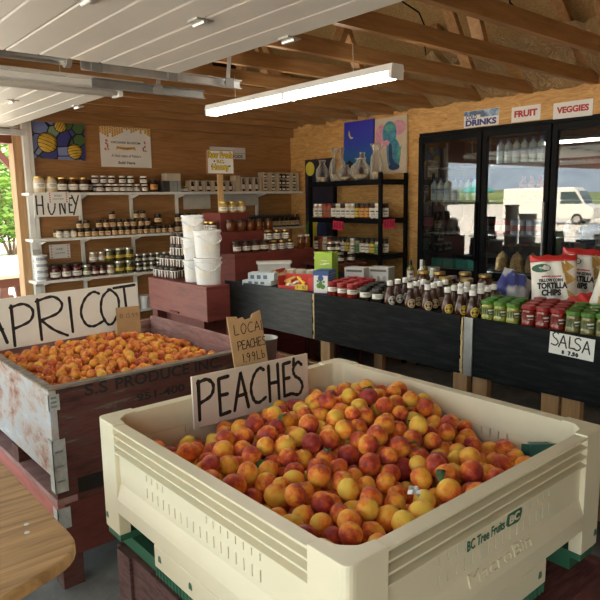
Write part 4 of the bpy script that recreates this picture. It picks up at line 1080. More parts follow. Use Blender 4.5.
for cx, cz, rr, an in ((.118, .135, .085, -20), (.235, .285, .055, 60), (.355, .075, .066, 10)):
    bm = bm_new(); add_lathe(bm, [(0, 0), (rr, 0), (rr, .003), (rr * .6, .010), (0, .013)], 24, M=Matrix.Translation((cx, -0.012, cz)) @ Matrix.Rotation(R(90), 4, 'X')); h = obj('hive', bm, HIVE, t, smooth=True)
    bm = bm_new()
    for k in range(-2, 3):
        o0 = k * rr * .36; hw = math.sqrt(max(0, rr * rr - o0 * o0)) * .98
        c, s = math.cos(R(an)), math.sin(R(an)); pts = []
        for q in range(7):
            a = -hw + 2 * hw * q / 6; bul = o0 + 0.12 * rr * (1 - (a / rr) ** 2)
            rad = math.hypot(a, bul) / rr
            yy = -0.012 - (0.003 + 0.010 * max(0, 1 - rad)) - 0.0005
            pts.append((cx + a * c - bul * s, yy, cz + a * s + bul * c))
        add_tube(bm, pts, 0.0032, 5)
    ring = [(cx + rr * math.cos(2 * math.pi * q / 20), -0.0145, cz + rr * math.sin(2 * math.pi * q / 20)) for q in range(21)]
    add_tube(bm, ring, 0.004, 5)
    obj('lead_lines', bm, LEAD, h)
# honey poster
t = board('honey_poster', 'white honey poster with dripping honeycomb top edge', 'poster', (2.432, 5.61, 1.925), (0, R(0.3), 0), 0.507, 0.392, 0.003, PAPER)
bm = bm_new(); rr = 0.0135
xx = [i * 0.0236 for i in range(22)]
drip = [4, 4, 5, 5, 4, 5, 5, 4, 4, 3, 2, 2, 2, 3, 3, 2, 2, 3, 2, 3, 4, 4]
for i, x in enumerate(xx):
    for j in range(drip[i]):
        cx = min(x + 0.006, 0.495); cz = 0.382 - j * 0.0225 - (0.011 if i % 2 else 0)
        add_lathe(bm, [(0, -.0004), (rr * .9, -.0004), (rr * .9, .0004), (0, .0004)], 6, M=Matrix.Translation((cx, -0.0006, cz)) @ Matrix.Rotation(R(90), 4, 'X'))
obj('honeycomb', bm, plain('honeycomb_print', (0.62, 0.34, 0.045), 0.6, 0.25, 60), t)
for s in (0.06, 0.44):
    bm = bm_new()
    for i in range(9): add_lathe(bm, [(0, -.0004), (.009, -.0004), (.009, 0), (0, 0)], 7, M=Matrix.Translation((s + rnd.uniform(-.02, .02), -0.0006, 0.20 + rnd.uniform(-.045, .045))) @ Matrix.Rotation(R(90), 4, 'X'))
    obj('flower_print', bm, FLW, t)
GRN = plain('poster_green', (0.03, 0.10, 0.06), 0.6)
lettering('ORCHARD BLOSSOM', t, GRN, (0.25, -0.001, 0.225), 0.29, 0.020, extrude=0.0004, bold=0.02)
bm = bm_new(); add_prism(bm, [(0.15, 0.155), (0.17, 0.168), (0.25, 0.158), (0.33, 0.168), (0.35, 0.155), (0.34, 0.19), (0.25, 0.182), (0.16, 0.19)], 0.0002, 0.001, Matrix(((1, 0, 0, 0), (0, 0, -1, 0), (0, 1, 0, 0), (0, 0, 0, 1)))); rb = obj('ribbon', bm, MATS['honeycomb_print'], t)
lettering('HONEY', rb, TEXTL, (0.25, -0.0016, 0.171), 0.11, 0.014, extrude=0.0003)
lettering('A little taste of Nature', t, TEXTL, (0.25, -0.001, 0.105), 0.30, 0.026, extrude=0.0004, shear=0.3)
lettering('Sold Here', t, TEXTL, (0.25, -0.001, 0.042), 0.17, 0.026, extrude=0.0004, bold=0.03)

# ---------------------------------------------------------------- maroon box, buckets and stepped honey stand
t = thing('maroon_box', 'maroon painted wooden box carrying the white pails', 'display box', (2.66, 4.2, 0))
box_obj('box', (2.335 - 2.66, 2.535 - 2.66, 3.745 - 4.2, 4.62 - 4.2, 0.745, 1.0), MAROON, t, 0.004)
box_obj('base', (2.42 - 2.66, 2.53 - 2.66, 3.80 - 4.2, 4.60 - 4.2, 0.12, 0.744), DRED, t)
bm = bm_new(); add_bar(bm, (2.333 - 2.66, 4.28 - 4.2, 0.765), (2.333 - 2.66, 4.14 - 4.2, 0.765), 0.02, 0.012); obj('handle', bm, DRED, t)
for x in (2.34, 2.45):
    for y in (3.80, 4.50):
        bm = bm_new(); add_box(bm, x - 2.66, x + .078 - 2.66, y - 4.2, y + .08 - 4.2, 0, 0.744 if x < 2.4 else 0.119); obj('leg', bm, DRED, t)
PAILW = plain('white_pail_plastic', (0.74, 0.745, 0.75), 0.35, 0.03)
def pail_proto(r, h):
    t = thing('white_pail', '', 'bucket')
    bm = bm_new(); add_lathe(bm, [(0, 0), (r * .86, 0), (r * .88, 0.004), (r * .96, h * .80), (r * 1.0, h * .80), (r * 1.0, h * .84), (r * .97, h * .85), (r * .98, h - .014), (0, h - .014)], 26); obj('pail_body', bm, PAILW, t, smooth=False)
    bm = bm_new(); add_lathe(bm, [(0, h - .0138), (r * 1.05, h - .0138), (r * 1.05, h - .001), (r * 1.0, h), (r * .97, h - .004), (0, h - .004)], 26); obj('lid', bm, PAILW, t)
    bm = bm_new(); add_tube(bm, [(r * 1.04 * math.sin(a), -r * 1.04 * math.cos(a), h * (0.80 - 0.28 * math.cos(a) ** 2)) for a in [R(-90 + 15 * i) for i in range(13)]], 0.0035, 6); hd = obj('handle', bm, PAILW, t, smooth=True)
    bm = bm_new(); add_lathe(bm, [(r * .96, h * .25), (r * .975, h * .55)], 8, a0=R(-140), a1=R(-85)); obj('pail_label', bm, LABW, t, fix=False)
    freeze(t); return t
PB = pail_proto(0.099, 0.195)
gp = 'white honey pails on the maroon box'
put(PB, (2.445, 3.885, 1.0), face_cam(2.5, 4), 'white pail with handle at the bottom of the front stack', gp)
put(PB, (2.445, 3.882, 1.196), face_cam(2.5, 4) + .6, 'white pail on top of the front stack', gp)
PS = pail_proto(0.083, 0.165)
put(PS, (2.455, 4.09, 1.0), face_cam(2.5, 4) + .4, 'slimmer white pail at the bottom of the rear stack', gp)
put(PS, (2.453, 4.087, 1.166), face_cam(2.5, 4) - .8, 'slimmer white pail in the middle of the rear stack', gp)
put(PS, (2.455, 4.09, 1.332), face_cam(2.5, 4), 'slimmer white pail topping the rear stack', gp)
WLJ = jar_proto('honey_jar', 'jar', 0.0365, 0.088, DKHON, LIDB, LABW, lid_h=0.016, lz=(.08, .88), arc=150, prints=False)
WL2 = jar_proto('honey_jar', 'jar', 0.037, 0.092, DKHON, LIDG, LABW, lid_h=0.016, lz=(.12, .80), arc=110)
q0 = Vector((2.435, 4.42, 1.0)); du = Vector((0.12, -0.99, 0)).normalized(); dv = Vector((0.99, 0.12, 0)).normalized()
g3 = 'white labelled honey jars piled left of the pails'
line_up(WLJ, [tuple(q0 + du * (0.074 * i - 0.15) + dv * (-0.02)) for i in range(4)], 'white labelled honey jar in front of the pile by the pails, {} from left', g3)
line_up(WLJ, [tuple(q0 + du * (0.074 * i - 0.18) + dv * 0.06) for i in range(4)], 'white labelled honey jar in the rear bottom row by the pails, {} from left', g3)
line_up(WLJ, [tuple(q0 + du * (0.074 * i - 0.115) + dv * 0.02 + Vector((0, 0, .0885))) for i in range(4)], 'white labelled honey jar in the second layer by the pails, {} from left', g3)
line_up(WLJ, [tuple(q0 + du * (0.074 * i + 0.02) + dv * 0.03 + Vector((0, 0, .177))) for i in range(2)], 'white labelled honey jar topping the pile by the pails, {} from left', g3)
line_up(WLJ, [tuple(q0 + du * (0.074 * i + 0.025) + dv * 0.035 + Vector((0, 0, .2655))) for i in range(2)], 'white labelled honey jar at the very top of the pile, {} from left', g3)
# stand
t = thing('stepped_stand', 'maroon stepped display stand for honey jars', 'display stand', (3.2, 4.7, 0))
def bs(x0, x1, y0, y1, z0, z1): return (x0 - 3.2, x1 - 3.2, y0 - 4.7, y1 - 4.7, z0, z1)
box_obj('top_step', bs(3.05, 3.36, 4.62, 4.92, 1.331, 1.494), MAROON, t, 0.003)
box_obj('middle_step', bs(2.95, 3.62, 4.50, 5.02, 1.151, 1.330), MAROON, t, 0.003)
box_obj('bottom_step', bs(3.01, 3.92, 4.36, 5.12, 0.0, 1.150), MAROON, t, 0.003)
g4 = 'honey jars on the stepped stand'
GOLDH = jar_proto('honey_jar', 'jar', 0.042, 0.098, plain('gold_honey', (0.50, 0.33, 0.09), 0.15, 0.2, coat=.6), LIDG, LABW, lz=(.2, .6))
line_up(GOLDH, [(3.115, 4.66, 1.4945), (3.21, 4.665, 1.4945), (3.31, 4.67, 1.4945)], 'pale gold honey jar on the top step below the honey sign, {} from left', g4)
AMBJ = jar_proto('honey_jar', 'jar', 0.040, 0.105, AMBER, LIDB, None)
AMBL = jar_proto('honey_jar', 'jar', 0.040, 0.105, DKHON, LIDB, LABW, lz=(.25, .65))
line_up(WL2, [(2.99, 4.93, 1.3305), (2.995, 4.84, 1.3305), (3.0, 4.75, 1.3305), (2.995, 4.66, 1.3305)], 'white labelled honey jar on the left ledge of the middle step, {} from left', g4)
line_up(AMBJ, [(3.11, 4.555, 1.3305), (3.22, 4.555, 1.3305), (3.33, 4.56, 1.3305)], 'clear amber honey jar on the middle step, {} from left', g4)
line_up(AMBJ, [(3.43, 4.57, 1.3305), (3.55, 4.58, 1.3305)], 'amber honey jar at the right end of the middle step, {} one', g4)
line_up(AMBL, [(3.08 + 0.1 * i, 4.43, 1.1505) for i in range(4)], 'dark honey jar with white label on the bottom step, {} from left', g4)
line_up(WL2, [(3.48 + 0.098 * i, 4.43, 1.1505) for i in range(3)], 'white labelled honey jar at the right of the bottom step, {} from left', g4)
line_up(WL2, [(3.435 + 0.098 * i, 4.44, 1.243) for i in range(3)], 'white labelled honey jar stacked above the bottom step right part, {} from left', g4)
TALLA = jar_proto('honey_jar', 'jar', 0.034, 0.125, AMBER, LIDW, None, neck=.7)
line_up(TALLA, [(3.80, 4.42, 1.1505), (3.875, 4.42, 1.1505)], 'tall slim amber jar at the right end of the bottom step, {} one', g4)
# honey sign on its stick
t = thing('honey_sign', 'square white Raw Fresh Honey sign on a wooden stick', 'sign', (3.155, 4.75, 1.494), R(-8))
bm = bm_new(); add_box(bm, -0.025, 0.025, 0.0, 0.02, 0, 0.45); obj('stick', bm, wood('pale_stick', (.45, .27, .11), (.58, .38, .18), (12, 12, 1.2), 3, .6), t)
bm = bm_new(); add_box(bm, -0.128, 0.128, -0.012, -0.001, 0.34, 0.545); obj('board', bm, PAPER, t)
bm = bm_new()
for a in ((-0.130, 0.130, 0.540, 0.548), (-0.130, 0.130, 0.337, 0.345), (-0.132, -0.124, 0.3455, 0.5395), (0.124, 0.132, 0.3455, 0.5395)): add_box(bm, a[0], a[1], -0.015, -0.0005, a[2], a[3])
obj('frame', bm, plain('thin_brown_edge', (.32, .16, .07), .6), t)
YEL = plain('sign_yellow', (0.80, 0.58, 0.02), 0.5)
for txt, z, w, hgt in (('Raw Fresh', 0.505, 0.225, 0.056), ('B.C.', 0.449, 0.07, 0.030), ('Honey', 0.394, 0.165, 0.066)):
    lettering(txt, t, INK, (0.0, -0.0128, z), w * 1.05, hgt * 1.08, name='letter_outline', bold=0.07, extrude=0.0004)
    lettering(txt, t, YEL, (0.0, -0.0138, z), w, hgt, bold=0.025, extrude=0.0005)
bm = bm_new()
for x, z in ((-.085, .405), (.09, .41), (-.06, .45)): add_lathe(bm, [(0, -.0004), (.008, -.0004), (.008, 0), (0, 0)], 8, M=Matrix.Translation((x, -0.0125, z)) @ Matrix.Rotation(R(90), 4, 'X'))
obj('bee_print', bm, INK, t)
# ---------------------------------------------------------------- long black counter
t = thing('display_counter', 'long black display counter with painted front boards on wooden legs', 'counter', (2.65, 2.0, 0))
def cb(x0, x1, y0, y1, z0, z1): return (x0 - 2.65, x1 - 2.65, y0 - 2.0, y1 - 2.0, z0, z1)
GREYB = weathered('black_board_lit', [(0.020, 0.022, 0.023), (0.035, 0.037, 0.038), (0.055, 0.057, 0.058)], 6, 0.6, (8, 1, 8))  # lighter copy of the black board; the light on it is in the colour
box_obj('front_board', cb(2.65, 2.67, 2.982, 3.985, 0.70, 1.0), GREYB, t, 0.002)
box_obj('front_board', cb(2.652, 2.672, 1.845, 2.962, 0.70, 1.0), BLACKP, t, 0.002)
box_obj('front_board', cb(2.65, 2.67, 0.0, 1.805, 0.70, 1.0), BLACKP, t, 0.002)
bm = bm_new()
zz = 0.70
k = 0
while zz < 0.995:
    h = rnd.uniform(.012, .03); w = rnd.uniform(.006, .017); add_box(bm, *cb(2.653, 2.668, 2.963, 2.963 + w, zz, min(zz + h, 1.0))); zz += h
obj('chipped_edge', bm, plain('raw_chipped_wood', (0.50, 0.36, 0.18), 0.8, 0.2, 40), t)
bm = bm_new(); zz = 0.70
while zz < 0.995:
    h = rnd.uniform(.012, .03); w = rnd.uniform(.006, .016); add_box(bm, *cb(2.653, 2.668, 1.830, 1.830 + w, zz, min(zz + h, 1.0))); zz += h
obj('chipped_edge', bm, MATS['raw_chipped_wood'], t)
box_obj('metal_strip', cb(2.642, 2.6495, 1.765, 1.815, 0.70, 1.0), STEEL, t)
box_obj('counter_top', cb(2.673, 3.72, 0.0, 3.985, 0.955, 0.985), BLACKP, t)
box_obj('back_board', cb(3.70, 3.72, 0.0, 3.985, 0.70, 0.954), BLACKP, t)
for y in (2.90, 1.865, 1.745, 1.37, 1.27, 0.25):
    box_obj('leg', cb(2.69, 2.73, y - 0.042, y + 0.042, 0, 0.954), STUD, t)
for y in (3.3, 1.8, 0.3): box_obj('leg', cb(3.64, 3.68, y - 0.042, y + 0.042, 0, 0.954), STUD, t)
box_obj('crossbar', cb(2.735, 2.77, 0.1, 3.7, 0.42, 0.51), STUD, t)
box_obj('lower_shelf', cb(2.80, 3.62, 0.1, 3.7, 0.10, 0.12), STUD, t)
CT = 0.9852
t = board('salsa_card', 'white card hand lettered SALSA on the black counter front', 'sign', (2.6475, 1.365, 0.897), (0, R(2), R(-90)), 0.203, 0.098, 0.002, PAPER)
bm = bm_new()
hand_text(bm, [('S', .008, .040, .052, .060), ('A', .045, .036, .050, .056), ('L', .090, .040, .050, .050), ('S', .110, .036, .052, .055), ('A', .152, .030, .046, .056)] + hand_line('$ 7.50', .062, .008, .016, .014), 0.0062, -0.0008); obj('lettering', bm, INK, t, fix=False)

# jars and bottles on the counter
REDJ = jar_proto('sauce_jar', 'jar', 0.034, 0.095, TOMATO, LIDR, LABW, lid_h=0.018, lz=(.45, .80), neck=.88)
g = 'red lidded jars on the counter'
for r_, (x, ys, nm) in enumerate(((2.725, (2.865, 2.775, 2.69), 'front'), (2.81, (2.90, 2.81, 2.72), 'second'), (2.90, (2.93, 2.85, 2.76), 'third'), (3.0, (2.95, 2.87, 2.79), 'rear'))):
    line_up(REDJ, [(x, y, CT) for y in ys], 'red lidded sauce jar in the %s row on the counter, {} from the blue box' % nm, g)
BLKJ = jar_proto('relish_jar', 'jar', 0.034, 0.088, plain('dark_chutney', (0.035, 0.022, 0.014), 0.14, 0.3, coat=.6), LIDB, LABW, lid_h=0.018, lz=(.42, .85), neck=.88)
for r_, (x, ys, nm) in enumerate(((2.72, (2.575, 2.475), 'front'), (2.80, (2.62, 2.53, 2.445), 'second'), (2.89, (2.665, 2.58, 2.50), 'third'), (2.98, (2.69, 2.61, 2.53), 'rear'))):
    line_up(BLKJ, [(x, y, CT) for y in ys], 'black lidded jar in the %s row on the counter, {} from the red lids' % nm, 'black lidded jars on the counter')
def bottle_proto(lab):
    t = thing('sauce_bottle', '', 'bottle')
    bm = bm_new(); add_lathe(bm, [(0, 0), (.028, 0), (.031, .006), (.032, .035), (.030, .058), (.022, .085), (.0155, .105), (.0145, .128), (0, .128)], 16); obj('bottle_body', bm, BROWN, t, smooth=True)
    bm = bm_new(); add_lathe(bm, [(0, .120), (.0175, .120), (.0175, .144), (.015, .147), (0, .147)], 14); obj('cap', bm, LIDW, t)
    bm = bm_new()
    M0 = Matrix.Translation((0, -0.0335, 0.036)) @ Matrix.Rotation(R(90), 4, 'X')
    nn = 14; cx = []
    for i in range(nn):
        a = 2 * math.pi * i / nn; px, pz = 0.024 * math.sin(a), 0.036 + 0.026 * math.cos(a)
        ang = px / 0.0325; cx.append(bm.verts.new((0.0328 * math.sin(ang), -0.0328 * math.cos(ang), pz)))
    c0 = bm.verts.new((0, -0.0332, 0.036))
    for i in range(nn): bm.faces.new((c0, cx[i], cx[(i + 1) % nn]))
    lo = obj('bottle_label', bm, lab, t, fix=False)
    bm = bm_new()
    for i in range(12):
        a0, a1 = 2 * math.pi * i / 12, 2 * math.pi * (i + 1) / 12; q = []
        for rr, a in ((.6, a0), (.75, a0), (.75, a1), (.6, a1)):
            px, pz = 0.024 * rr * math.sin(a), 0.036 + 0.026 * rr * math.cos(a); ang = px / 0.0325; q.append(bm.verts.new((0.0336 * math.sin(ang), -0.0336 * math.cos(ang), pz)))
        bm.faces.new(q)
    for z in (0.032, 0.038):
        arc_label(bm, 0.0336, z, z + 0.003, 18, 4)
    obj('print', bm, TEXTL, lo, fix=False)
    freeze(t); return t
BW = bottle_proto(LABW); BT = bottle_proto(LABT); BY = bottle_proto(LABY)
g = 'brown sauce bottles with white caps'
line_up(BW, [(2.705, 2.365, CT), (2.785, 2.375, CT), (2.865, 2.385, CT)], 'brown sauce bottle with white oval label in the left file, {} from the front edge', g)
line_up(BT, [(2.705, 2.215, CT), (2.785, 2.235, CT), (2.865, 2.25, CT)], 'brown sauce bottle with tan label in the second file, {} from the front edge', g)
line_up(BT, [(2.71, 2.10, CT), (2.79, 2.12, CT), (2.87, 2.14, CT), (2.95, 2.16, CT)], 'brown sauce bottle with tan label in the third file, {} from the front edge', g)
line_up(BY, [(2.705, 1.965, CT), (2.785, 1.98, CT), (2.865, 1.995, CT), (2.945, 2.01, CT)], 'brown sauce bottle with yellow label in the fourth file, {} from the front edge', g)
line_up(BY, [(2.715, 1.89, CT), (2.79, 1.905, CT), (2.87, 1.915, CT), (2.95, 1.925, CT)], 'brown sauce bottle with yellow label in the fifth file, {} from the front edge', g)
line_up(BY, [(2.705, 1.81, CT), (2.79, 1.82, CT), (2.87, 1.83, CT), (2.95, 1.845, CT)], 'brown sauce bottle with yellow label in the sixth file, {} from the front edge', g)
def salsa_proto(fill, lid, lab):
    t = thing('salsa_jar', '', 'jar')
    r, hb = 0.0315, 0.088
    bm = bm_new(); add_lathe(bm, [(0, 0), (r * .92, 0), (r, .006), (r, .030), (r * .96, .034), (r * .96, .070), (r, .074), (r * .9, .084), (r * .88, hb), (0, hb)], 16); obj('jar_body', bm, fill, t, smooth=True)
    bm = bm_new(); add_lathe(bm, [(0, hb), (r * .97, hb), (r * 1.0, hb + .003), (r * 1.0, hb + .016), (r * .93, hb + .018), (0, hb + .018)], 18); obj('lid', bm, lid, t)
    bm = bm_new(); arc_label(bm, r * .975, .036, .068, 110); lo = obj('jar_label', bm, lab, t, fix=False)
    bm = bm_new(); arc_label(bm, r * .985, .055, .062, 30, 5); arc_label(bm, r * .985, .042, .045, 22, 4); obj('print', bm, LABW, lo, fix=False)
    freeze(t); return t
SG = salsa_proto(SALVERDE, LIDGR, plain('dark_green_label', (0.05, 0.09, 0.03), .6)); SR = salsa_proto(TOMATO, LIDR, plain('dark_red_label', (0.16, 0.02, 0.015), .6)); SO = salsa_proto(OLIVE, LIDGR, MATS['dark_green_label'])
rows = ((2.705, 'front'), (2.785, 'second'), (2.865, 'third'), (2.945, 'rear'))
for x, nm in rows:
    d = (x - 2.705) * 0.30
    if nm != 'rear': line_up(SG, [(x, y + d, CT) for y in (1.722, 1.653, 1.583)], 'green lidded light green salsa jar in the %s row, {} from the sauce bottles' % nm, 'light green salsa jars')
    line_up(SR, [(x, y + d, CT) for y in (1.503, 1.432, 1.360)], 'red lidded salsa jar in the %s row on the counter, {} from the green jars' % nm, 'red salsa jars')
    line_up(SO, [(x, y + d, CT) for y in (1.288, 1.220, 1.152, 1.084, 1.016, 0.948)], 'green lidded olive salsa jar in the %s row, {} from the red lids' % nm, 'olive salsa jars')
BIGJ = jar_proto('preserve_jar', 'jar', 0.042, 0.155, plain('dark_preserve', (0.07, 0.02, 0.012), 0.14, 0.3, coat=.6), LIDG, LABW, lid_h=0.018, lz=(.2, .7))
BIGG = jar_proto('preserve_jar', 'jar', 0.042, 0.14, PICKLE, LIDG, LABGR, lid_h=0.018, lz=(.2, .75))
for p, pos, l in ((BIGJ, (3.17, 2.49, CT), 'large gold lidded preserve jar behind the bottles, leftmost'), (BIGJ, (3.20, 2.39, CT), 'large gold lidded preserve jar behind the bottles, second from left'),
                  (BIGG, (3.10, 2.27, CT), 'gold lidded pickle jar with green label behind the tan label bottles'), (BIGJ, (3.28, 2.255, CT), 'tall gold lidded jar behind the green label jar'),
                  (BIGG, (3.13, 2.14, CT), 'gold lidded pickle jar with green label behind the yellow label bottles'), (BIGJ, (3.26, 2.10, CT), 'large gold lidded preserve jar behind the bottles, rightmost')):
    put(p, pos, face_cam(pos[0], pos[1]) * .6, l, 'large preserve jars behind the bottles')
for k, (x, y) in enumerate(((3.38, 2.09), (3.50, 2.08))):
    t = thing('tin_can', 'short tin with red wrapper behind the chip bags, %s one' % ('left' if k == 0 else 'right'), 'tin', (x, y, CT))
    bm = bm_new(); add_lathe(bm, [(0, 0), (.045, 0), (.045, .085), (0, .085)], 20); obj('can_body', bm, LIDR, t)
    bm = bm_new(); add_lathe(bm, [(0, .0852), (.047, .0852), (.047, .095), (.04, .096), (0, .092)], 20); obj('lid', bm, LIDG, t)
# chip bags
m, nt, b = new_mat('chip_bag_film'); setp(b, rough=0.35, color=(0.78, 0.75, 0.69)); bump(nt, b, noise(nt, coords(nt, (1, 1, 1)), 22, 3, .6, .6), .35, .01); FILM = m
m, nt, b = new_mat('chip_bag_red'); setp(b, rough=0.35, color=(0.52, 0.03, 0.03)); FILMR = m
m, nt, b = new_mat('chip_bag_blue'); setp(b, rough=0.35); nt.links.new(ramp_node(nt, noise(nt, coords(nt, (1, 1, .6)), 11, 2), [(.46, (.06, .08, .30)), (.54, (.50, .51, .56))]), b.inputs['Base Color']); FILMB = m
m, nt, b = new_mat('silver_film'); setp(b, rough=0.35, color=(0.52, 0.53, 0.56)); bump(nt, b, noise(nt, coords(nt, (1, 1, 1)), 22, 3, .6, .6), .5, .012); FILMS = m
CHIP = plain('tortilla_chip', (0.58, 0.34, 0.09), 0.7, 0.25, 40); DARKGR = plain('badge_green', (0.02, 0.10, 0.05), 0.5)
def bag_front(x, z, w, h, d):
    """depth of a filled bag at x (-1..1), z (0..1)"""
    e = max(0.0, (1 - abs(x) ** 2.6)) ** 0.6 * max(0.0, min(1, z / 0.12, (1 - z) / 0.10)) ** 0.7
    return d * e * (1.0 - 0.35 * z) + 0.006 * math.sin(9 * x + 7 * z) * e
def bag(label, loc, rot, w, h, d, film, top, seed, printed=True, group=None):
    t = thing('chip_bag', label, 'bag of chips', loc, rot=rot, group=group)
    nx, nz = 14, 16
    def grid(bm, z0, z1, nz):
        g = []
        for s in (-1, 1):
            rows = []
            for j in range(nz + 1):
                z = z0 + (z1 - z0) * j / nz
                rows.append([bm.verts.new((w / 2 * (-1 + 2 * i / nx) * (1 - 0.06 * math.sin(math.pi * z)), s * (bag_front(-1 + 2 * i / nx, z, w, h, d) + 0.001), h * z + 0.004 * math.sin(i * 1.3 + seed) * (z > .9))) for i in range(nx + 1)])
            g.append(rows)
        for si, rows in enumerate(g):
            for j in range(nz):
                for i in range(nx):
                    q = (rows[j][i], rows[j][i + 1], rows[j + 1][i + 1], rows[j + 1][i]); bm.faces.new(q if si == 0 else q[::-1])
        for j in range(nz):
            for i in (0, nx): bm.faces.new((g[0][j][i], g[0][j + 1][i], g[1][j + 1][i], g[1][j][i]))
        for j in (0, nz):
            for i in range(nx): bm.faces.new((g[0][j][i], g[0][j][i + 1], g[1][j][i + 1], g[1][j][i]))
    bm = bm_new(); grid(bm, 0.0, 0.88, nz); body = obj('bag_body', bm, film, t, smooth=True)
    bm = bm_new(); grid(bm, 0.88, 1.0, 4); obj('bag_top', bm, top, t, smooth=True)
    if not printed: return t
    def onbag(px, pz): return (w / 2 * px * (1 - 0.06 * math.sin(math.pi * pz)), -bag_front(px, pz, w, h, d) - 0.0028, h * pz)
    def project(me, cx, cz):
        for v in me.vertices:
            px, pz = (v.co.x + cx) / (w / 2), (v.co.z + cz) / h
            q = onbag(max(-1, min(1, px)), max(0, min(1, pz))); v.co = (q[0], q[1] + (v.co.y - 0.0004), q[2])
        me.update(); return me
    for txt, cx, cz, ww, hh, mt in (('YELLOW CORN', -0.020, 0.55, .125, .018, INK), ('TORTILLA', -0.012, 0.455, .155, .034, INK), ('CHIPS', -0.018, 0.335, .10, .034, INK), ('authentic restaurant', -0.015, .62, .10, .011, FILMR)):
        me = project(font_mesh(txt, ww, hh, extrude=.0006, bold=.06), cx, h * cz); me.materials.clear(); me.materials.append(mt); place('bag_lettering', me, t)
    def patch(name, pts, mt, lift=0.0):
        bm = bm_new(); c = bm.verts.new(Vector(onbag(sum(p[0] for p in pts) / len(pts), sum(p[1] for p in pts) / len(pts))) + Vector((0, -lift, 0)))
        ring = []
        for a, bb in zip(pts, pts[1:] + pts[:1]):
            for k in range(3): ring.append(bm.verts.new(Vector(onbag(a[0] + (bb[0] - a[0]) * k / 3, a[1] + (bb[1] - a[1]) * k / 3)) + Vector((0, -lift, 0))))
        for i in range(len(ring)): bm.faces.new((c, ring[i], ring[(i + 1) % len(ring)]))
        return obj(name, bm, mt, t, fix=False)
    patch('badge', [(-.55 + .42 * math.cos(a) * 1.0, .765 + .075 * math.sin(a)) for a in [2 * math.pi * i / 12 for i in range(12)]], DARKGR)
    me = project(font_mesh('RESTAURANTE', .06, .012, extrude=.0008, bold=.02), -0.045 * w / .2, h * .765); me.materials.clear(); me.materials.append(FILM); place('bag_lettering', me, t)
    for px, pz, s in ((.50, .82, .40), (.62, .60, .36), (.70, .28, .32), (-.55, .15, .36)):
        patch('printed_chip', [(px + s * math.cos(a), pz + s * .42 * math.sin(a)) for a in (2.2, 4.4, 6.0)], CHIP, .0008)
    patch('printed_bowl', [(.18 + .42 * math.cos(a), .10 + .10 * math.sin(a)) for a in [2 * math.pi * i / 12 for i in range(12)]], plain('guacamole_print', (0.12, 0.12, 0.05), 0.6, 0.4, 60), .0012)
    return t
bag('white tortilla chip bag with red top edge, leftmost upright one', (3.10, 1.575, CT + .012), (R(-12), R(-3), R(-58)), 0.235, 0.30, 0.045, FILM, FILMR, 1)
bag('white tortilla chip bag with red top standing behind the leftmost chip bag', (3.42, 1.60, CT + .012), (R(-8), R(4), R(-64)), 0.24, 0.31, 0.045, FILM, FILMR, 2)
bag('white tortilla chip bag leaning at the right edge of the counter', (3.06, 1.27, CT + .03), (R(-14), R(14), R(-62)), 0.235, 0.30, 0.045, FILM, FILMR, 3)
bag('blue and silver chip bag lying tilted beside the tortilla chips', (3.13, 1.86, CT + 0.055), (R(-52), R(28), R(-60)), 0.20, 0.20, 0.04, FILMB, FILMS, 4, False)
bag('small red and white chip bag lying in front of the tortilla chips', (3.02, 1.40, CT + 0.045), (R(-62), R(-20), R(-70)), 0.15, 0.14, 0.03, FILMR, FILM, 5, False)
# boxes on the counter
LIME = plain('lime_box', (0.28, 0.42, 0.035), 0.5, 0.06); BLUEB = plain('blue_box', (0.025, 0.07, 0.24), 0.45, 0.08)
t = thing('blue_box', 'blue carton with white printed front at the counter edge', 'box', (2.80, 3.02, CT), rot=(0, 0, R(-62)))
box_obj('carton', (-0.055, 0.055, -0.075, 0.075, 0, 0.152), BLUEB, t, 0.002)
bm = bm_new(); add_box(bm, -0.048, 0.048, -0.0765, -0.0755, 0.008, 0.122); p = obj('printed_panel', bm, PAPER, t)
bm = bm_new()
for x, z, s in ((-.012, .055, .018), (.014, .05, .017), (.0, .075, .013), (-.02, .085, .008), (.022, .082, .008)): add_lathe(bm, [(0, -.0004), (s, -.0004), (s, 0), (0, 0)], 10, M=Matrix.Translation((x, -0.077, z)) @ Matrix.Rotation(R(90), 4, 'X'))
obj('fruit_print', bm, plain('leaf_print', (0.10, 0.24, 0.05), .6, .3, 60), p)
bm = bm_new(); add_lathe(bm, [(0, -.0004), (.02, -.0004), (.02, 0), (0, 0)], 14, M=Matrix.Translation((0, -0.0775, 0.105)) @ Matrix.Rotation(R(90), 4, 'X')); obj('round_mark', bm, BLUEB, p)
bm = bm_new()
for k in range(7): add_box(bm, 0.0553, 0.056, -0.06, 0.06 - 0.03 * (k % 2), 0.025 + k * .017, 0.029 + k * .017)
obj('text_lines', bm, plain('pale_blue_print', (.3, .4, .55), .6), t)
t = thing('green_box', 'lime green carton standing behind the blue carton', 'box', (3.02, 3.23, CT), rot=(0, 0, R(-70)))
box_obj('carton', (-0.075, 0.065, -0.05, 0.05, 0, 0.245), LIME, t, 0.002)
bm = bm_new(); add_box(bm, -0.01, 0.05, -0.0515, -0.0505, 0.09, 0.125); p = obj('printed_panel', bm, PAPER, t)
box_obj('print', (0.0, 0.04, -0.0522, -0.0516, 0.097, 0.118), TEXTL, p)
bm = bm_new()
for a, z in ((-.03, .16), (.0, .165), (-.02, .185)): add_box(bm, a, a + .045, -0.0512, -0.0505, z, z + .004)
obj('text_lines', bm, PAPER, t)
for i in range(2): pass
GREYX = plain('grey_printed_box', (0.42, 0.41, 0.41), 0.5, 0.06)
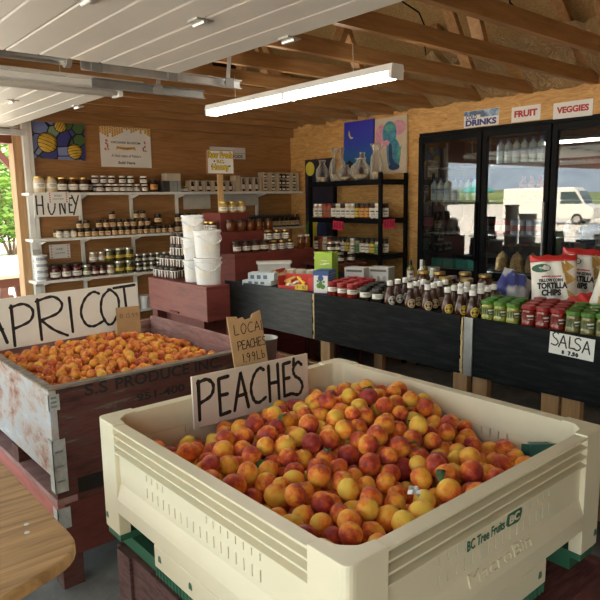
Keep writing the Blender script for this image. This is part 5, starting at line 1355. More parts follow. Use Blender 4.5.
for k, (x, y) in enumerate(((3.05, 2.975), (3.17, 2.86))):
    t = thing('jar_case', 'silver grey printed case of jars on the counter, %s one' % ('left' if k == 0 else 'right'), 'box', (x + .07, y + .05, CT), rot=(0, 0, R(-72)))
    box_obj('carton', (-0.075, 0.075, -0.055, 0.055, 0, 0.145), GREYX, t, 0.002)
    bm = bm_new()
    for q in range(3): add_lathe(bm, [(0.0, 0), (.014, 0), (.016, .05), (.009, .062), (.009, .07), (0, .07)], 9, (-0.045 + q * .045, -0.0445, 0.03))
    obj('embossed_print', bm, plain('silver_print', (.26, .25, .25), .45), t)
    bm = bm_new(); add_box(bm, -0.06, 0.06, -0.056, -0.0551, 0.115, 0.13); obj('text_lines', bm, TEXTL, t)
t = thing('snack_tray', 'red and yellow snack carton with open front and wrapped bars', 'box', (2.80, 3.24, CT), rot=(0, 0, R(-66)))
REDC = plain('red_carton', (0.50, 0.035, 0.025), 0.5, 0.1)
box_obj('floor_panel', (-0.16, 0.16, -0.06, 0.06, 0, 0.004), REDC, t); box_obj('front_panel', (-0.16, 0.06, -0.063, -0.0605, 0, 0.030), REDC, t); box_obj('back_panel', (-0.16, 0.16, 0.0605, 0.063, 0, 0.10), REDC, t)
box_obj('end_panel', (-0.163, -0.1605, -0.06, 0.06, 0, 0.09), REDC, t)
rb = box_obj('side_carton', (0.065, 0.16, -0.062, 0.06, 0.0045, 0.095), REDC, t, .002)
bm = bm_new(); add_box(bm, -0.03, 0.065, -0.0655, -0.0635, 0.004, 0.042); tg = obj('price_tag', bm, LABY, t)
lettering('3 / $2', tg, INK, (0.018, -0.066, 0.023), 0.07, 0.02)
for k in range(9):
    bm = bm_new(); add_box(bm, -0.045, 0.045, -0.014, 0.014, -0.008, 0.008); o = obj('snack_bar', bm, (CHIP, LABW, LABY, REDC)[k % 4], t, bevel=.004, loc=(-0.11 + 0.05 * (k % 4), -0.03 + 0.03 * (k // 4), 0.022 + 0.02 * (k // 3)), rot=(rnd.uniform(-.4, .4), rnd.uniform(-.5, .5), rnd.uniform(0, 3)))
t = thing('crate_of_jars', 'low red trimmed carton behind the snack carton', 'box', (2.98, 3.47, CT), rot=(0, 0, R(-68)))
box_obj('carton', (-0.17, 0.17, -0.07, 0.07, 0, 0.075), CARD, t); box_obj('end_panel', (-0.175, -0.1705, -0.071, 0.071, 0, 0.105), REDC, t)
CLEARP = plain('clear_pack_tops', (0.50, 0.46, 0.38), 0.25, 0.2, 40)
for k in range(4):
    bm = bm_new(); add_lathe(bm, [(0, 0), (.036, 0), (.040, .03), (.036, .036), (0, .036)], 16); tag(obj('clear_lid_tub', bm, CLEARP, loc=(2.945 + .022 * k, 3.535 - .085 * k, CT + 0.0755), smooth=False), 'shallow clear lidded tub on the low carton, %s from left' % nth(k), 'tub', 'clear tubs on the low carton')
for k, (x, y, z, rz) in enumerate(((2.745, 3.66, 0, -64), (2.76, 3.655, .036, -58))):
    t = thing('flat_box', 'flat pale blue and white carton at the counter end, %s of two' % ('lower' if k == 0 else 'upper'), 'box', (x, y, CT + z), rot=(0, 0, R(rz)))
    box_obj('carton', (-0.12 + .03 * k, 0.115, -0.05, 0.045, 0, 0.035 + .02 * k), plain('pale_blue_box', (0.52, 0.58, 0.62), .5, .06), t, .002)
    bm = bm_new()
    for q in range(3): add_box(bm, -0.07 + q * .05, -0.04 + q * .05, -0.0512, -0.0501, 0.010, 0.028 + .01 * k)
    obj('text_lines', bm, plain('blue_print', (.10, .14, .22), .6), t)
t = thing('plastic_bin_tub', 'grey white rectangular tub between the stand and the cartons', 'tub', (3.07, 3.90, CT), rot=(0, 0, R(-35)))
bm = bm_new(); add_prism(bm, rounded([(-.13, -.06), (.13, -.06), (.13, .06), (-.13, .06)], [.02] * 4, 4), 0, .115); obj('tub_body', bm, plain('grey_white_tub', (.55, .55, .55), .45, .04), t)
bm = bm_new(); add_prism(bm, rounded([(-.14, -.07), (.14, -.07), (.14, .07), (-.14, .07)], [.025] * 4, 4), .1152, .132); obj('lid', bm, TUBM, t)
YJ = jar_proto('mustard_jar', 'jar', 0.027, 0.085, plain('mustard_fill', (0.42, 0.27, 0.07), .2, .25, 40, coat=.5), LIDG, LABT, lz=(.3, .7))
line_up(YJ, [(2.93, 3.72, CT), (2.98, 3.66, CT), (3.02, 3.74, CT), (3.06, 3.63, CT)], 'small yellow mustard jar in front of the grey tub, {} from left', 'mustard jars on the counter')
DKJ = jar_proto('preserve_jar', 'jar', 0.036, 0.095, DKHON, LIDS, LABW, lz=(.3, .6))
# side table right of the stand with dark jars
t = thing('side_table', 'dark stand behind the counter carrying dark jars', 'table', (3.95, 4.05, 0))
box_obj('table_top', (-0.2, 0.18, -0.15, 0.32, 1.01, 1.03), DRED, t)
for x in (-.17, .14):
    for y in (-.12, .27): box_obj('leg', (x, x + .03, y, y + .03, 0, 1.009), DRED, t)
line_up(DKJ, [(3.80, 4.02, 1.0305), (3.90, 4.0, 1.0305), (4.02, 3.98, 1.0305)], 'dark preserve jar in the front of the stand behind the counter, {} from left', 'dark jars behind the counter')
line_up(DKJ, [(3.84, 4.16, 1.0305), (3.94, 4.13, 1.0305), (3.87, 4.27, 1.0305)], 'dark preserve jar in the rear of the stand behind the counter, {} from left', 'dark jars behind the counter')
line_up(DKJ, [(3.86, 4.08, 1.126), (3.93, 4.07, 1.126)], 'dark preserve jar stacked on the stand behind the counter, {} from left', 'dark jars behind the counter')
# bottle and jars at the foot of the black shelf
OILB = jar_proto('oil_bottle', 'bottle', 0.026, 0.17, plain('green_oil', (0.16, 0.13, 0.03), .12, .2, coat=.6), LIDB, LABW, lid_h=.03, neck=.42, lr=.014)
line_up(OILB, [(3.50, 2.87, CT), (3.56, 2.79, CT)], 'oil bottle behind the silver cases, {} from left', 'oil bottles')
WBT = jar_proto('lotion_bottle', 'bottle', 0.026, 0.20, plain('white_bottle', (.70, .70, .66), .35, .05), LIDW, LABGR, lid_h=.05, neck=.4, lr=.010)
put(WBT, (3.36, 2.66, CT), -1, 'white bottle with thin neck behind the black lidded jars')
GRJ = jar_proto('preserve_jar', 'jar', 0.045, 0.15, plain('white_green_wrap', (.50, .54, .45), .4, .3, 30), LIDS, LABGR, lz=(.3, .5))
put(GRJ, (3.42, 2.60, CT), -1, 'pale green and white jar beside the thin necked white bottle')
line_up(DKJ, [(3.25, 2.62, CT), (3.32, 2.54, CT), (3.46, 2.48, CT)], 'dark jar with silver lid behind the black lidded jars, {} from left', 'dark jars behind the black lids')

# ---------------------------------------------------------------- black shelf unit with its goods
t = thing('shelf_unit', 'black metal shelving unit against the plywood wall', 'shelving unit', (4.46, 4.34, 0))
UX0, UX1, UY0, UY1 = 4.27, 4.655, 3.85, 4.84
for x in (UX0, UX1 - .035):
    for y in (UY0, UY1 - .035):
        bm = bm_new(); add_box(bm, x - 4.46, x + .030 - 4.46, y - 4.34, y + .006 - 4.34, 0, 1.83); add_box(bm, x - 4.46, x + .006 - 4.46, y + .0061 - 4.34, y + .030 - 4.34, 0, 1.83); obj('post', bm, BLACK, t)
UZ = (0.30, 0.72, 1.085, 1.415, 1.765)
for z in UZ:
    bm = bm_new(); add_box(bm, UX0 + .008 - 4.46, UX1 - 4.47, UY0 + .007 - 4.34, UY1 - .007 - 4.34, z - .012, z - 0.0005); obj('shelf_deck', bm, DKC, t)
    bm = bm_new(); add_box(bm, UX0 - .002 - 4.46, UX0 + .006 - 4.46, UY0 + .036 - 4.34, UY1 - .036 - 4.34, z - .045, z + .004); add_box(bm, UX0 + .036 - 4.46, UX1 - .036 - 4.46, UY0 - .002 - 4.34, UY0 + .006 - 4.34, z - .045, z + .004); obj('shelf_beam', bm, BLACK, t)
GL, nt, b = new_mat('clear_glass'); setp(b, color=(0.62, 0.58, 0.50), rough=0.08, spec=0.9)
g1 = nt.nodes.new('ShaderNodeBsdfTransparent'); g2 = nt.nodes.new('ShaderNodeMixShader'); g3 = nt.nodes.new('ShaderNodeLayerWeight'); g3.inputs[0].default_value = 0.45
nt.links.new(g3.outputs['Facing'], g2.inputs[0]); nt.links.new(g1.outputs[0], g2.inputs[1]); nt.links.new(b.outputs[0], g2.inputs[2]); nt.links.new(g2.outputs[0], nt.nodes['Material Output'].inputs[0])
def vessel(label, loc, prof, seg=18):
    prof = [(r * 1.25, z * 1.05) for r, z in prof]
    t = thing('glass_decanter', label, 'decanter', loc, group='glass vessels on the shelf unit top')
    bm = bm_new(); inner = [(max(r - .003, 0), z + (.004 if z < .01 else 0)) for r, z in prof[1:]][::-1]
    add_lathe(bm, prof + inner + [(0, inner[-1][1])], seg); obj('vessel', bm, GL, t, smooth=True)
    bm = bm_new(); add_lathe(bm, [(0, .006), (prof[1][0] * .85, .006), (prof[2][0] * .9, prof[2][1] * .7), (0, prof[2][1] * .72)], 14); obj('contents', bm, plain('dried_contents', (.42, .30, .16), .6, .5, 40), t, smooth=True)
    return t
decz = 1.766
vessel('glass decanter with cut body, leftmost on the shelf unit top', (4.36, 4.72, decz), [(0, 0), (.05, 0), (.055, .07), (.05, .12), (.022, .17), (.03, .21)])
vessel('tall glass vase with flared rim on the shelf unit top', (4.40, 4.54, decz), [(0, 0), (.05, 0), (.07, .10), (.06, .18), (.03, .24), (.06, .31)])
vessel('round glass jug low on the shelf unit top', (4.36, 4.40, decz), [(0, 0), (.04, 0), (.065, .06), (.055, .11), (.025, .135), (.035, .15)])
vessel('tall slim necked glass vase on the shelf unit top', (4.50, 4.30, decz), [(0, 0), (.045, 0), (.06, .09), (.03, .17), (.02, .24), (.025, .26)])
vessel('wide cut glass bowl vase on the shelf unit top', (4.36, 4.19, decz), [(0, 0), (.045, 0), (.075, .07), (.07, .13), (.03, .17), (.045, .20)])
vessel('tall glass carafe at the right end of the shelf unit top', (4.36, 3.985, decz), [(0, 0), (.045, 0), (.05, .10), (.042, .20), (.022, .24), (.05, .31)])
SPC = {}
def spice(name, fill, lid, lab, h=0.138, r=0.030): return jar_proto(name, 'jar', r, h, fill, lid, lab, lid_h=.02, neck=.85, lz=(.1, .8), arc=95)
SP1 = spice('spice_jar', plain('pink_salt', (.55, .30, .24), .4, .2, 60), LIDS, LABW); SP2 = spice('spice_jar', plain('paprika', (.42, .10, .035), .5, .2, 60), LIDR, plain('rust_label', (.42, .12, .05), .6, .1)); SP3 = spice('spice_jar', DKHON, LIDB, LABW)
SP4 = spice('spice_jar', CREAMH, LIDW, LABW); SP5 = spice('spice_jar', AMBER, LIDB, LABO); SP6 = spice('spice_jar', PICKLE, LIDB, LABY); SP7 = spice('spice_jar', plain('pale_sauce', (.45, .36, .22), .3, .2, 40), LIDB, LABGR)
SPN = {SP1.name: 'pink salt', SP2.name: 'rust red', SP3.name: 'dark', SP4.name: 'white', SP5.name: 'orange labelled', SP6.name: 'yellow labelled', SP7.name: 'green labelled', DKJ.name: 'silver lidded'}
def file_row(z, x, seq, lab, group):
    n = len(seq); y1 = UY1 - .075; y0 = UY0 + .075
    for i, p in enumerate(seq):
        y = y1 - (y1 - y0) * i / (n - 1)
        put(p, (x, y, z + .0005), face_cam(x, y) + jit.uniform(-.2, .2), SPN[p.name] + lab.format(nth(i)), group)
file_row(UZ[3], 4.315, [SP1, SP1, SP2, SP2, SP3, SP4, SP3, SP4, SP4, SP6, SP5, SP5, SP3, SP4], ' jar on the second shelf of the black unit, front row, {} from left', 'jars on the black unit second shelf')
file_row(UZ[3], 4.42, [SP3, SP2, SP3, SP3, SP5, SP3, SP4, SP6, SP3, SP5, SP3, SP3], ' jar on the second shelf of the black unit, back row, {} from left', 'jars on the black unit second shelf')
file_row(UZ[2], 4.315, [SP3, SP2, SP4, SP2, SP3, SP5, SP3, SP6, SP4, SP7, SP3, SP3, SP6, SP7], ' jar on the third shelf of the black unit, front row, {} from left', 'jars on the black unit third shelf')
file_row(UZ[2], 4.42, [SP3, SP4, SP3, SP2, SP3, SP7, SP3, SP6, SP3, SP3, SP7, SP3], ' jar on the third shelf of the black unit, back row, {} from left', 'jars on the black unit third shelf')
SMG = jar_proto('salt_jar', 'jar', .022, .06, plain('pale_salt', (.5, .42, .36), .4, .2), LIDS, LABW, lid_h=.016)
line_up(SMG, [(4.285, 3.955, UZ[3]), (4.285, 3.90, UZ[3])], 'small silver lidded jar at right front of black unit second shelf, {} one', 'small silver lidded jars', rot=-1.3)
file_row(UZ[1], 4.33, [DKJ] * 9, ' dark jar on the fourth shelf of the black unit, {} from left', 'jars on the black unit fourth shelf')
PINK = plain('neon_pink_card', (0.72, 0.03, 0.09), 0.6, 0.04)
for k, (x, y, w) in enumerate(((4.262, 4.47, .145), (4.30, 3.842, .16))):
    t = board('pink_price_card', 'neon pink price card on the black unit, %s one' % ('left' if k == 0 else 'right'), 'card', (x, y, 1.305 + .015 * k), (0, R(3 - 5 * k), R(-90 + 90 * k)), w, .085, .002, PINK)
    bm = bm_new(); hand_text(bm, hand_line('$7.50', .015, .022, .036, .045), .006, -.0008); obj('lettering', bm, INK, t, fix=False)
# pictures on the right wall
def canvas(label, y, z, w, h, rot, base, loc_x=4.665):
    t = thing('canvas_picture', label, 'picture', (loc_x, y, z), rot=rot)
    bm = bm_new(); add_box(bm, 0, w, 0.0, 0.018, 0, h); obj('canvas', bm, base, t); return t
def blob(t, name, pts, mat, y=-0.001):
    bm = bm_new(); add_prism(bm, catmull(pts + [pts[0]], 4)[:-1] if len(pts) > 5 else pts, 0, 0.001, Matrix(((1, 0, 0, 0), (0, 0, -1, y), (0, 1, 0, 0), (0, 0, 0, 1)))); return obj(name, bm, mat, t)
def ell(cx, cz, a, b2, n=14, rot=0): return [(cx + a * math.cos(2 * math.pi * i / n + rot), cz + b2 * math.sin(2 * math.pi * i / n + rot)) for i in range(n)]
m, nt, b = new_mat('night_blue_paint'); setp(b, rough=.5)
sx = nt.nodes.new('ShaderNodeSeparateXYZ'); nt.links.new(coords(nt), sx.inputs[0]); cr = ramp_node(nt, sx.outputs[2], [(0.0, (.02, .05, .10)), (.13, (.02, .16, .36)), (.3, (.03, .06, .42)), (.5, (.035, .03, .40))]); nt.links.new(cr, b.inputs['Base Color'])
t = canvas('blue night picture with crescent moon propped above the black unit', 4.72, 1.84, .41, .53, (R(-2), 0, R(-90)), m, 4.655)
MOON = plain('moon_yellow', (.72, .62, .22), .5)
blob(t, 'moon', [(.075, .445), (.07, .40), (.10, .36), (.14, .37), (.10, .385), (.085, .42)], MOON)
blob(t, 'cat', [(.25, .02), (.24, .12), (.26, .17), (.25, .22), (.275, .20), (.295, .22), (.30, .17), (.32, .10), (.32, .02)], plain('dusk_brown', (.10, .05, .05), .6))
blob(t, 'house', [(.03, .02), (.03, .11), (.09, .15), (.15, .11), (.15, .02)], plain('dusk_dark', (.02, .02, .04), .6))
blob(t, 'roof', [(.01, .06), (.11, .07), (.40, .04), (.40, .0), (.01, .0)], plain('dusk_red', (.25, .03, .05), .6), -0.002)
t = canvas('beige picture of a pink and blue elephant on the plywood wall', 4.285, 1.83, .40, .53, (R(-1), R(-1), R(-90)), plain('beige_paint', (.58, .47, .34), .6, .08, 20), 4.665)
PK = plain('paint_pink', (.60, .27, .34), .6, .2, 30); TL = plain('paint_teal', (.06, .24, .34), .6, .4, 24); DT = plain('paint_navy', (.02, .05, .14), .6, .3, 24); GN = plain('paint_sea_green', (.10, .34, .26), .6, .3, 30)
blob(t, 'ear', ell(.085, .36, .075, .11), PK); blob(t, 'ear', ell(.30, .42, .085, .07), PK)
blob(t, 'head', ell(.19, .38, .09, .11), TL, -.002); blob(t, 'brow', ell(.19, .43, .06, .035), GN, -.003); blob(t, 'cheek', ell(.155, .29, .035, .03), PK, -.003)
blob(t, 'body', [(.15, .30), (.27, .32), (.33, .20), (.30, .06), (.22, .03), (.17, .10)], TL, -.0015)
blob(t, 'trunk', [(.18, .28), (.22, .27), (.23, .15), (.27, .08), (.24, .05), (.19, .12)], DT, -.003); blob(t, 'leg', [(.29, .20), (.345, .26), (.31, .12), (.29, .10)], GN, -.003); blob(t, 'foot', ell(.25, .06, .07, .03), DT, -.0035)
t = canvas('tall dark picture with yellow moon and parrot behind the black unit', 5.335, 1.03, .46, 1.0, (0, 0, R(-90)), plain('dark_violet_paint', (.018, .014, .030), .5, .4, 14), 4.668)
blob(t, 'moon', ell(.085, .90, .072, .075), plain('moon_bright', (.66, .56, .06), .5, .06), -.001)
blob(t, 'parrot_wing', [(.06, .08), (.07, .32), (.18, .40), (.27, .34), (.20, .20), (.14, .04)], plain('parrot_yellow', (.62, .50, .04), .5, .15), -.001)
blob(t, 'parrot_body', [(.19, .12), (.19, .28), (.26, .37), (.33, .30), (.34, .14), (.27, .07)], plain('parrot_navy', (.02, .035, .12), .5, .2), -.002)
blob(t, 'leaf_print', [(.005, .0), (.005, .28), (.05, .34), (.08, .16), (.06, .0)], plain('paint_green', (.05, .16, .04), .5, .2), -.0012)
# signs above the cooler
def wall_sign(label, y, z, w, h, base, lines, tilt=0):
    t = thing('wall_sign', label, 'sign', (4.668, y, z), rot=(0, R(tilt), R(-90)))
    bm = bm_new(); add_box(bm, 0, w, 0, .004, 0, h); obj('board', bm, base, t)
    return t
NAVY = plain('sign_navy', (.03, .045, .20), .5, .06); SRED = plain('sign_red', (.42, .02, .03), .5, .06)
m, nt, b = new_mat('sky_mountain_print'); setp(b, rough=.5)
sx = nt.nodes.new('ShaderNodeSeparateXYZ'); nt.links.new(coords(nt), sx.inputs[0]); nz = noise(nt, coords(nt), 14, 4)
nt.links.new(ramp_node(nt, nz, [(.42, (.10, .14, .22)), (.5, (.20, .34, .55)), (.6, (.48, .58, .66))]), b.inputs['Base Color'])
t = wall_sign('blue and white COLD DRINKS sign above the cooler', 3.262, 2.180, .335, .135, PAPER, [])
bm = bm_new(); add_box(bm, 0.002, .333, -.0008, -.0001, .098, .133); add_box(bm, .16, .333, -.0008, -.0001, .075, .0979); obj('mountain_print', bm, m, t)
lettering('COLD', t, NAVY, (.073, -.001, .083), .105, .036, bold=.03); lettering('DRINKS', t, NAVY, (.167, -.001, .036), .295, .052, bold=.05)
t = wall_sign('white sign reading FRUIT in red above the cooler', 2.812, 2.182, .246, .116, PAPER, [], 0)
lettering('FRUIT', t, SRED, (.123, -.001, .060), .196, .052, bold=.05)
t = wall_sign('white sign reading VEGGIES in red above the cooler', 2.462, 2.170, .300, .118, PAPER, [], 0)
lettering('VEGGIES', t, SRED, (.150, -.001, .062), .245, .048, bold=.05)

# ---------------------------------------------------------------- glass door cooler
t = thing('display_cooler', 'black three door glass cooler set in the plywood wall', 'cooler', (4.70, 2.79, 0))
def kb(x0, x1, y0, y1, z0, z1): return (x0 - 4.70, x1 - 4.70, y0 - 2.79, y1 - 2.79, z0, z1)
CIN = plain('cooler_black', (.012, .012, .013), .45, .2)
CY0, CY1, CZ = 1.845, 3.742, 2.172
box_obj('back_panel', kb(5.35, 5.37, CY0, CY1, 0, CZ), CIN, t); box_obj('side_panel', kb(4.70, 5.349, CY1 - .02, CY1, 0, CZ), CIN, t); box_obj('side_panel', kb(4.70, 5.349, CY0, CY0 + .02, 0, CZ), CIN, t)
box_obj('top_panel', kb(4.70, 5.349, CY0 + .021, CY1 - .021, CZ - .03, CZ), CIN, t); box_obj('base_panel', kb(4.68, 5.349, CY0 + .021, CY1 - .021, 0, .25), CIN, t)
bm = bm_new(); add_box(bm, *kb(4.672, 4.70, CY0, CY1, CZ - .025, CZ + .003)); add_box(bm, *kb(4.672, 4.70, CY1 - .028, CY1 + .003, .0, CZ - .0251)); add_box(bm, *kb(4.672, 4.70, CY0, CY0 + .028, .0, CZ - .0251)); obj('cooler_frame', bm, BLACK, t)
GLASS = bpy.data.materials.new('cooler_glass'); GLASS.use_nodes = True; nt = GLASS.node_tree; nt.nodes.clear()
o_ = nt.nodes.new('ShaderNodeOutputMaterial'); tr = nt.nodes.new('ShaderNodeBsdfTransparent'); tr.inputs[0].default_value = (.78, .82, .80, 1); gl = nt.nodes.new('ShaderNodeBsdfGlossy'); gl.inputs['Roughness'].default_value = .012; fr = nt.nodes.new('ShaderNodeFresnel'); fr.inputs[0].default_value = 2.7; mx = nt.nodes.new('ShaderNodeMixShader')
gm = nt.nodes.new('ShaderNodeNewGeometry'); iv = nt.nodes.new('ShaderNodeMath'); iv.operation = 'SUBTRACT'; iv.inputs[0].default_value = 1.0; nt.links.new(gm.outputs['Backfacing'], iv.inputs[1]); mu = nt.nodes.new('ShaderNodeMath'); mu.operation = 'MULTIPLY'; nt.links.new(fr.outputs[0], mu.inputs[0]); nt.links.new(iv.outputs[0], mu.inputs[1]); nt.links.new(mu.outputs[0], mx.inputs[0]); nt.links.new(tr.outputs[0], mx.inputs[1]); nt.links.new(gl.outputs[0], mx.inputs[2]); nt.links.new(mx.outputs[0], o_.inputs[0])
DY = (3.735, 3.064, 2.454, 1.852)
for k in range(3):
    a, bq = DY[k], DY[k + 1]
    y0, y1 = bq + .006, a - .006
    bm = bm_new()
    for q in ((y0, y0 + .042, .27, CZ - .03), (y1 - .042, y1, .27, CZ - .03), (y0 + .042, y1 - .042, CZ - .085, CZ - .03), (y0 + .042, y1 - .042, .27, .33)): add_box(bm, *kb(4.645, 4.690, *q))
    d = obj('cooler_door', bm, BLACK, t, bevel=.003)
    bm = bm_new(); add_box(bm, *kb(4.664, 4.668, y0 + .040, y1 - .040, .33, CZ - .083)); obj('glass_pane', bm, GLASS, d)
    bm = bm_new(); hy = y0 + .02; add_box(bm, *kb(4.615, 4.644, hy - .008, hy + .008, 1.05, 1.55)); obj('handle', bm, DSTEEL if k == 1 else BLACK, d)
CSZ = (.62, .95, 1.27, 1.56, 1.86)
for z in CSZ:
    bm = bm_new()
    for x in (4.78, 4.95, 5.12, 5.29): add_bar(bm, (x - 4.70, CY0 + .03 - 2.79, z), (x - 4.70, CY1 - .03 - 2.79, z), .008, .008)
    for k in range(40): yy = CY0 + .05 + k * .046; add_bar(bm, (4.76 - 4.70, yy - 2.79, z + .006), (5.32 - 4.70, yy - 2.79, z + .006), .004, .004)
    obj('wire_shelf', bm, DSTEEL, t)
m, nt, b = new_mat('cooler_fill_glow'); setp(b, color=(1, 1, 1), ecol=(.92, .97, 1.0), estr=8.0); COOLFILL = m  # glow for strips added out of view to brighten the goods inside
for y in (3.064, 2.454):
    box_obj('mullion', kb(4.70, 4.74, y - .03, y + .03, .25, CZ - .031), CIN, t)
    bm = bm_new(); add_tube(bm, [(4.752 - 4.70, y - 2.79, .35), (4.752 - 4.70, y - 2.79, 2.05)], .009, 8); obj('added_light_strip', bm, COOLFILL, t)
t['label'] = 'black three door glass cooler set in the plywood wall'
m, nt, b = new_mat('clear_water'); setp(b, color=(.62, .70, .74), rough=.15, spec=.8); WATER = m
WB = jar_proto('water_bottle', 'bottle', .032, .20, WATER, plain('blue_cap', (.05, .14, .45), .4), plain('water_label', (.30, .40, .55), .4), lid_h=.02, neck=.4, lr=.015, lz=(.35, .65))
gz = lambda i: CSZ[i] + .0105
line_up(WB, [(4.80, 3.66 - .073 * k, gz(3)) for k in range(8)], 'water bottle on a high shelf behind the left cooler door, {} from left', 'water bottles in the cooler', rot=-1.57)
line_up(WB, [(4.80, 2.98 - .073 * k, gz(4)) for k in range(7)], 'water bottle on the top shelf behind the middle cooler door, {} from left', 'water bottles in the cooler', rot=-1.57)
RB = jar_proto('red_drink_bottle', 'bottle', .032, .19, plain('orange_red_drink', (.50, .12, .05), .2, .2, coat=.4), LIDR, LABO, lid_h=.02, neck=.4, lr=.015)
line_up(RB, [(4.80, 2.76 - .075 * k, gz(3)) for k in range(4)], 'orange red drink bottle on a middle shelf behind the middle cooler door, {} from left', 'red drink bottles in the cooler', rot=-1.57)
def can_proto(body, band):
    t = thing('drink_can', '', 'can')
    bm = bm_new(); add_lathe(bm, [(0, 0), (.026, 0), (.033, .01), (.033, .108), (.027, .12), (0, .118)], 16); obj('can_body', bm, body, t, smooth=False)
    bm = bm_new(); arc_label(bm, .0338, .03, .075, 100); obj('can_label', bm, band, t, fix=False); freeze(t); return t
CR = can_proto(plain('red_can', (.42, .025, .03), .3, .06, metal=.3), LABW); CB = can_proto(plain('silver_blue_can', (.35, .40, .52), .3, .06, metal=.4), LIDR)
line_up(CR, [(4.82, 2.985 - .07 * k, gz(2)) for k in range(2)], 'red drink can behind the middle cooler door, {} from left', 'cans in the cooler', rot=-1.57)
line_up(CB, [(4.82, 2.84 - .072 * k, gz(2)) for k in range(5)], 'silver can with red band behind middle cooler door, {} right of red cans', 'cans in the cooler', rot=-1.57)
line_up(CR, [(4.90, 2.98 - .072 * k, gz(2)) for k in range(7)], 'red drink can in the second row behind the middle cooler door, {} from left', 'cans in the cooler', rot=-1.57)
NUTS = plain('nut_bag_fill', (.40, .22, .08), .6, .45, 60); DKB = plain('dark_produce_bag', (.05, .035, .03), .4, .4, 30)
def soft_bag(label, loc, w, h, d, mat, group):
    bm = bm_new(); add_lathe(bm, [(0, 0), (.9, .02), (1.0, .25), (.9, .6), (.55, .85), (.15, .95), (.22, 1.0), (0, 1.0)], 12)
    for v in bm.verts: v.co = (v.co.x * d * (1 + .08 * math.sin(5 * v.co.z + 3 * v.co.y)), v.co.y * w, v.co.z * h)
    return tag(obj('produce_bag', bm, mat, smooth=True, loc=loc), label, 'bag', group)
for k in range(4): soft_bag('bag of nuts behind the middle cooler door, %s from left' % nth(k), (4.85, 2.96 - .14 * k, gz(1) + .0), .06, .17, .05, NUTS, 'bags of nuts in the cooler')
for k in range(4): soft_bag('dark produce bag low behind the left cooler door, %s from left' % nth(k), (4.85, 3.62 - .14 * k, gz(2)), .06, .15, .05, DKB, 'dark produce bags in the cooler')
for k in range(3): soft_bag('pale produce bag behind the right cooler door, %s from left' % nth(k), (4.85, 2.36 - .15 * k, gz(2)), .065, .14, .05, plain('pale_bag', (.36, .33, .30), .3, .4, 30), 'pale produce bags in the cooler')
for k in range(4):
    t = thing('berry_punnet', 'teal green berry carton low behind the left cooler door, %s from left' % nth(k), 'berry carton', (4.85, 3.62 - .135 * k, gz(1)), R(-90), 'berry cartons in the cooler')
    bm = bm_new()
    M_ = Matrix.Identity(4)
    for s in (-1, 1):
        add_box(bm, -.06, .06, s * .05 - .001, s * .05 + .001, 0, .075); add_box(bm, s * .06 - .001, s * .06 + .001, -.048, .048, 0, .075)
    add_box(bm, -.058, .058, -.048, .048, 0, .003); obj('carton_walls', bm, plain('punnet_teal', (.06, .26, .20), .6, .08), t)
    bm = bm_new()
    for i in range(4):
        for j in range(3): low_ball(bm, (-.04 + i * .026, -.03 + j * .03, .066), .016, 8, 6)
    obj('berries', bm, plain('dark_berry', (.03, .02, .07), .4, .3), t, smooth=True)
# ---------------------------------------------------------------- outside: what the openings and the cooler glass show
SHRUB = plain('sunlit_leaves', (0.16, 0.30, 0.05), 0.6, 0.5, 30); BARK = plain('bark', (0.16, 0.10, 0.06), 0.9, 0.3, 10)
def shrub(label, loc, rx_, ry_, h, n, seed, cat='shrub', group=None, leaf=0.10, mat=SHRUB):
    rg = random.Random(seed)
    t = thing('leafy_shrub' if cat == 'shrub' else 'leafy_tree', label, cat, loc, group=group)
    bm = bm_new()
    for i in range(n):
        a, u = rg.uniform(0, 6.283), rg.uniform(-1, 1); rr = rg.uniform(.55, 1) ** .5; s = math.sqrt(1 - u * u)
        c = Vector((rx_ * rr * s * math.cos(a), ry_ * rr * s * math.sin(a), h * .56 + h * .44 * rr * u))
        c.x += .2 * rx_ * math.sin(c.z * 3 + seed)
        M_ = Matrix.Translation(c) @ Matrix.Rotation(rg.uniform(0, 6.28), 4, 'Z') @ Matrix.Rotation(rg.uniform(-1.3, 1.3), 4, 'X')
        L = leaf * rg.uniform(.6, 1.3)
        v = [bm.verts.new(M_ @ Vector(q)) for q in ((-L, 0, 0), (-.2 * L, -.45 * L, .05 * L), (L, 0, 0), (-.2 * L, .45 * L, .05 * L))]
        bm.faces.new((v[0], v[1], v[2])); bm.faces.new((v[0], v[2], v[3]))
    obj('foliage', bm, mat, t, fix=False)
    bm = bm_new()
    for k in range(4): add_tube(bm, [(0.1 * math.cos(k * 1.6), 0.1 * math.sin(k * 1.6), 0), (.3 * rx_ * math.cos(k * 1.6), .3 * ry_ * math.sin(k * 1.6), h * .4), (.5 * rx_ * math.cos(k * 1.6), .5 * ry_ * math.sin(k * 1.6), h * .75)], [.05, .035, .01], 6)
    obj('stems', bm, BARK, t)
    return t
shrub('bright green shrub seen through the side opening, nearer one', (6.4, 22.5, -.1), 1.9, 1.7, 3.6, 2600, 4, leaf=.17)
shrub('bright green shrub seen through the side opening, farther one', (8.6, 27.5, -.1), 3.2, 2.2, 5.0, 3000, 9, leaf=.22)
t = thing('picnic_table', 'picnic table with red brown legs outside the side opening', 'picnic table', (1.93, 7.6, -0.01), R(8))
TW = plain('glare_pale_top', (.62, .60, .57), .35, .06)  # glare on the planks painted in as pale grey
PT = plain('red_brown_leg', (.10, .036, .026), .6, .15)
for k in range(4): box_obj('table_plank', (-.9, .42, -.36 + k * .182, -.36 + k * .182 + .175, .80, .84), TW, t)
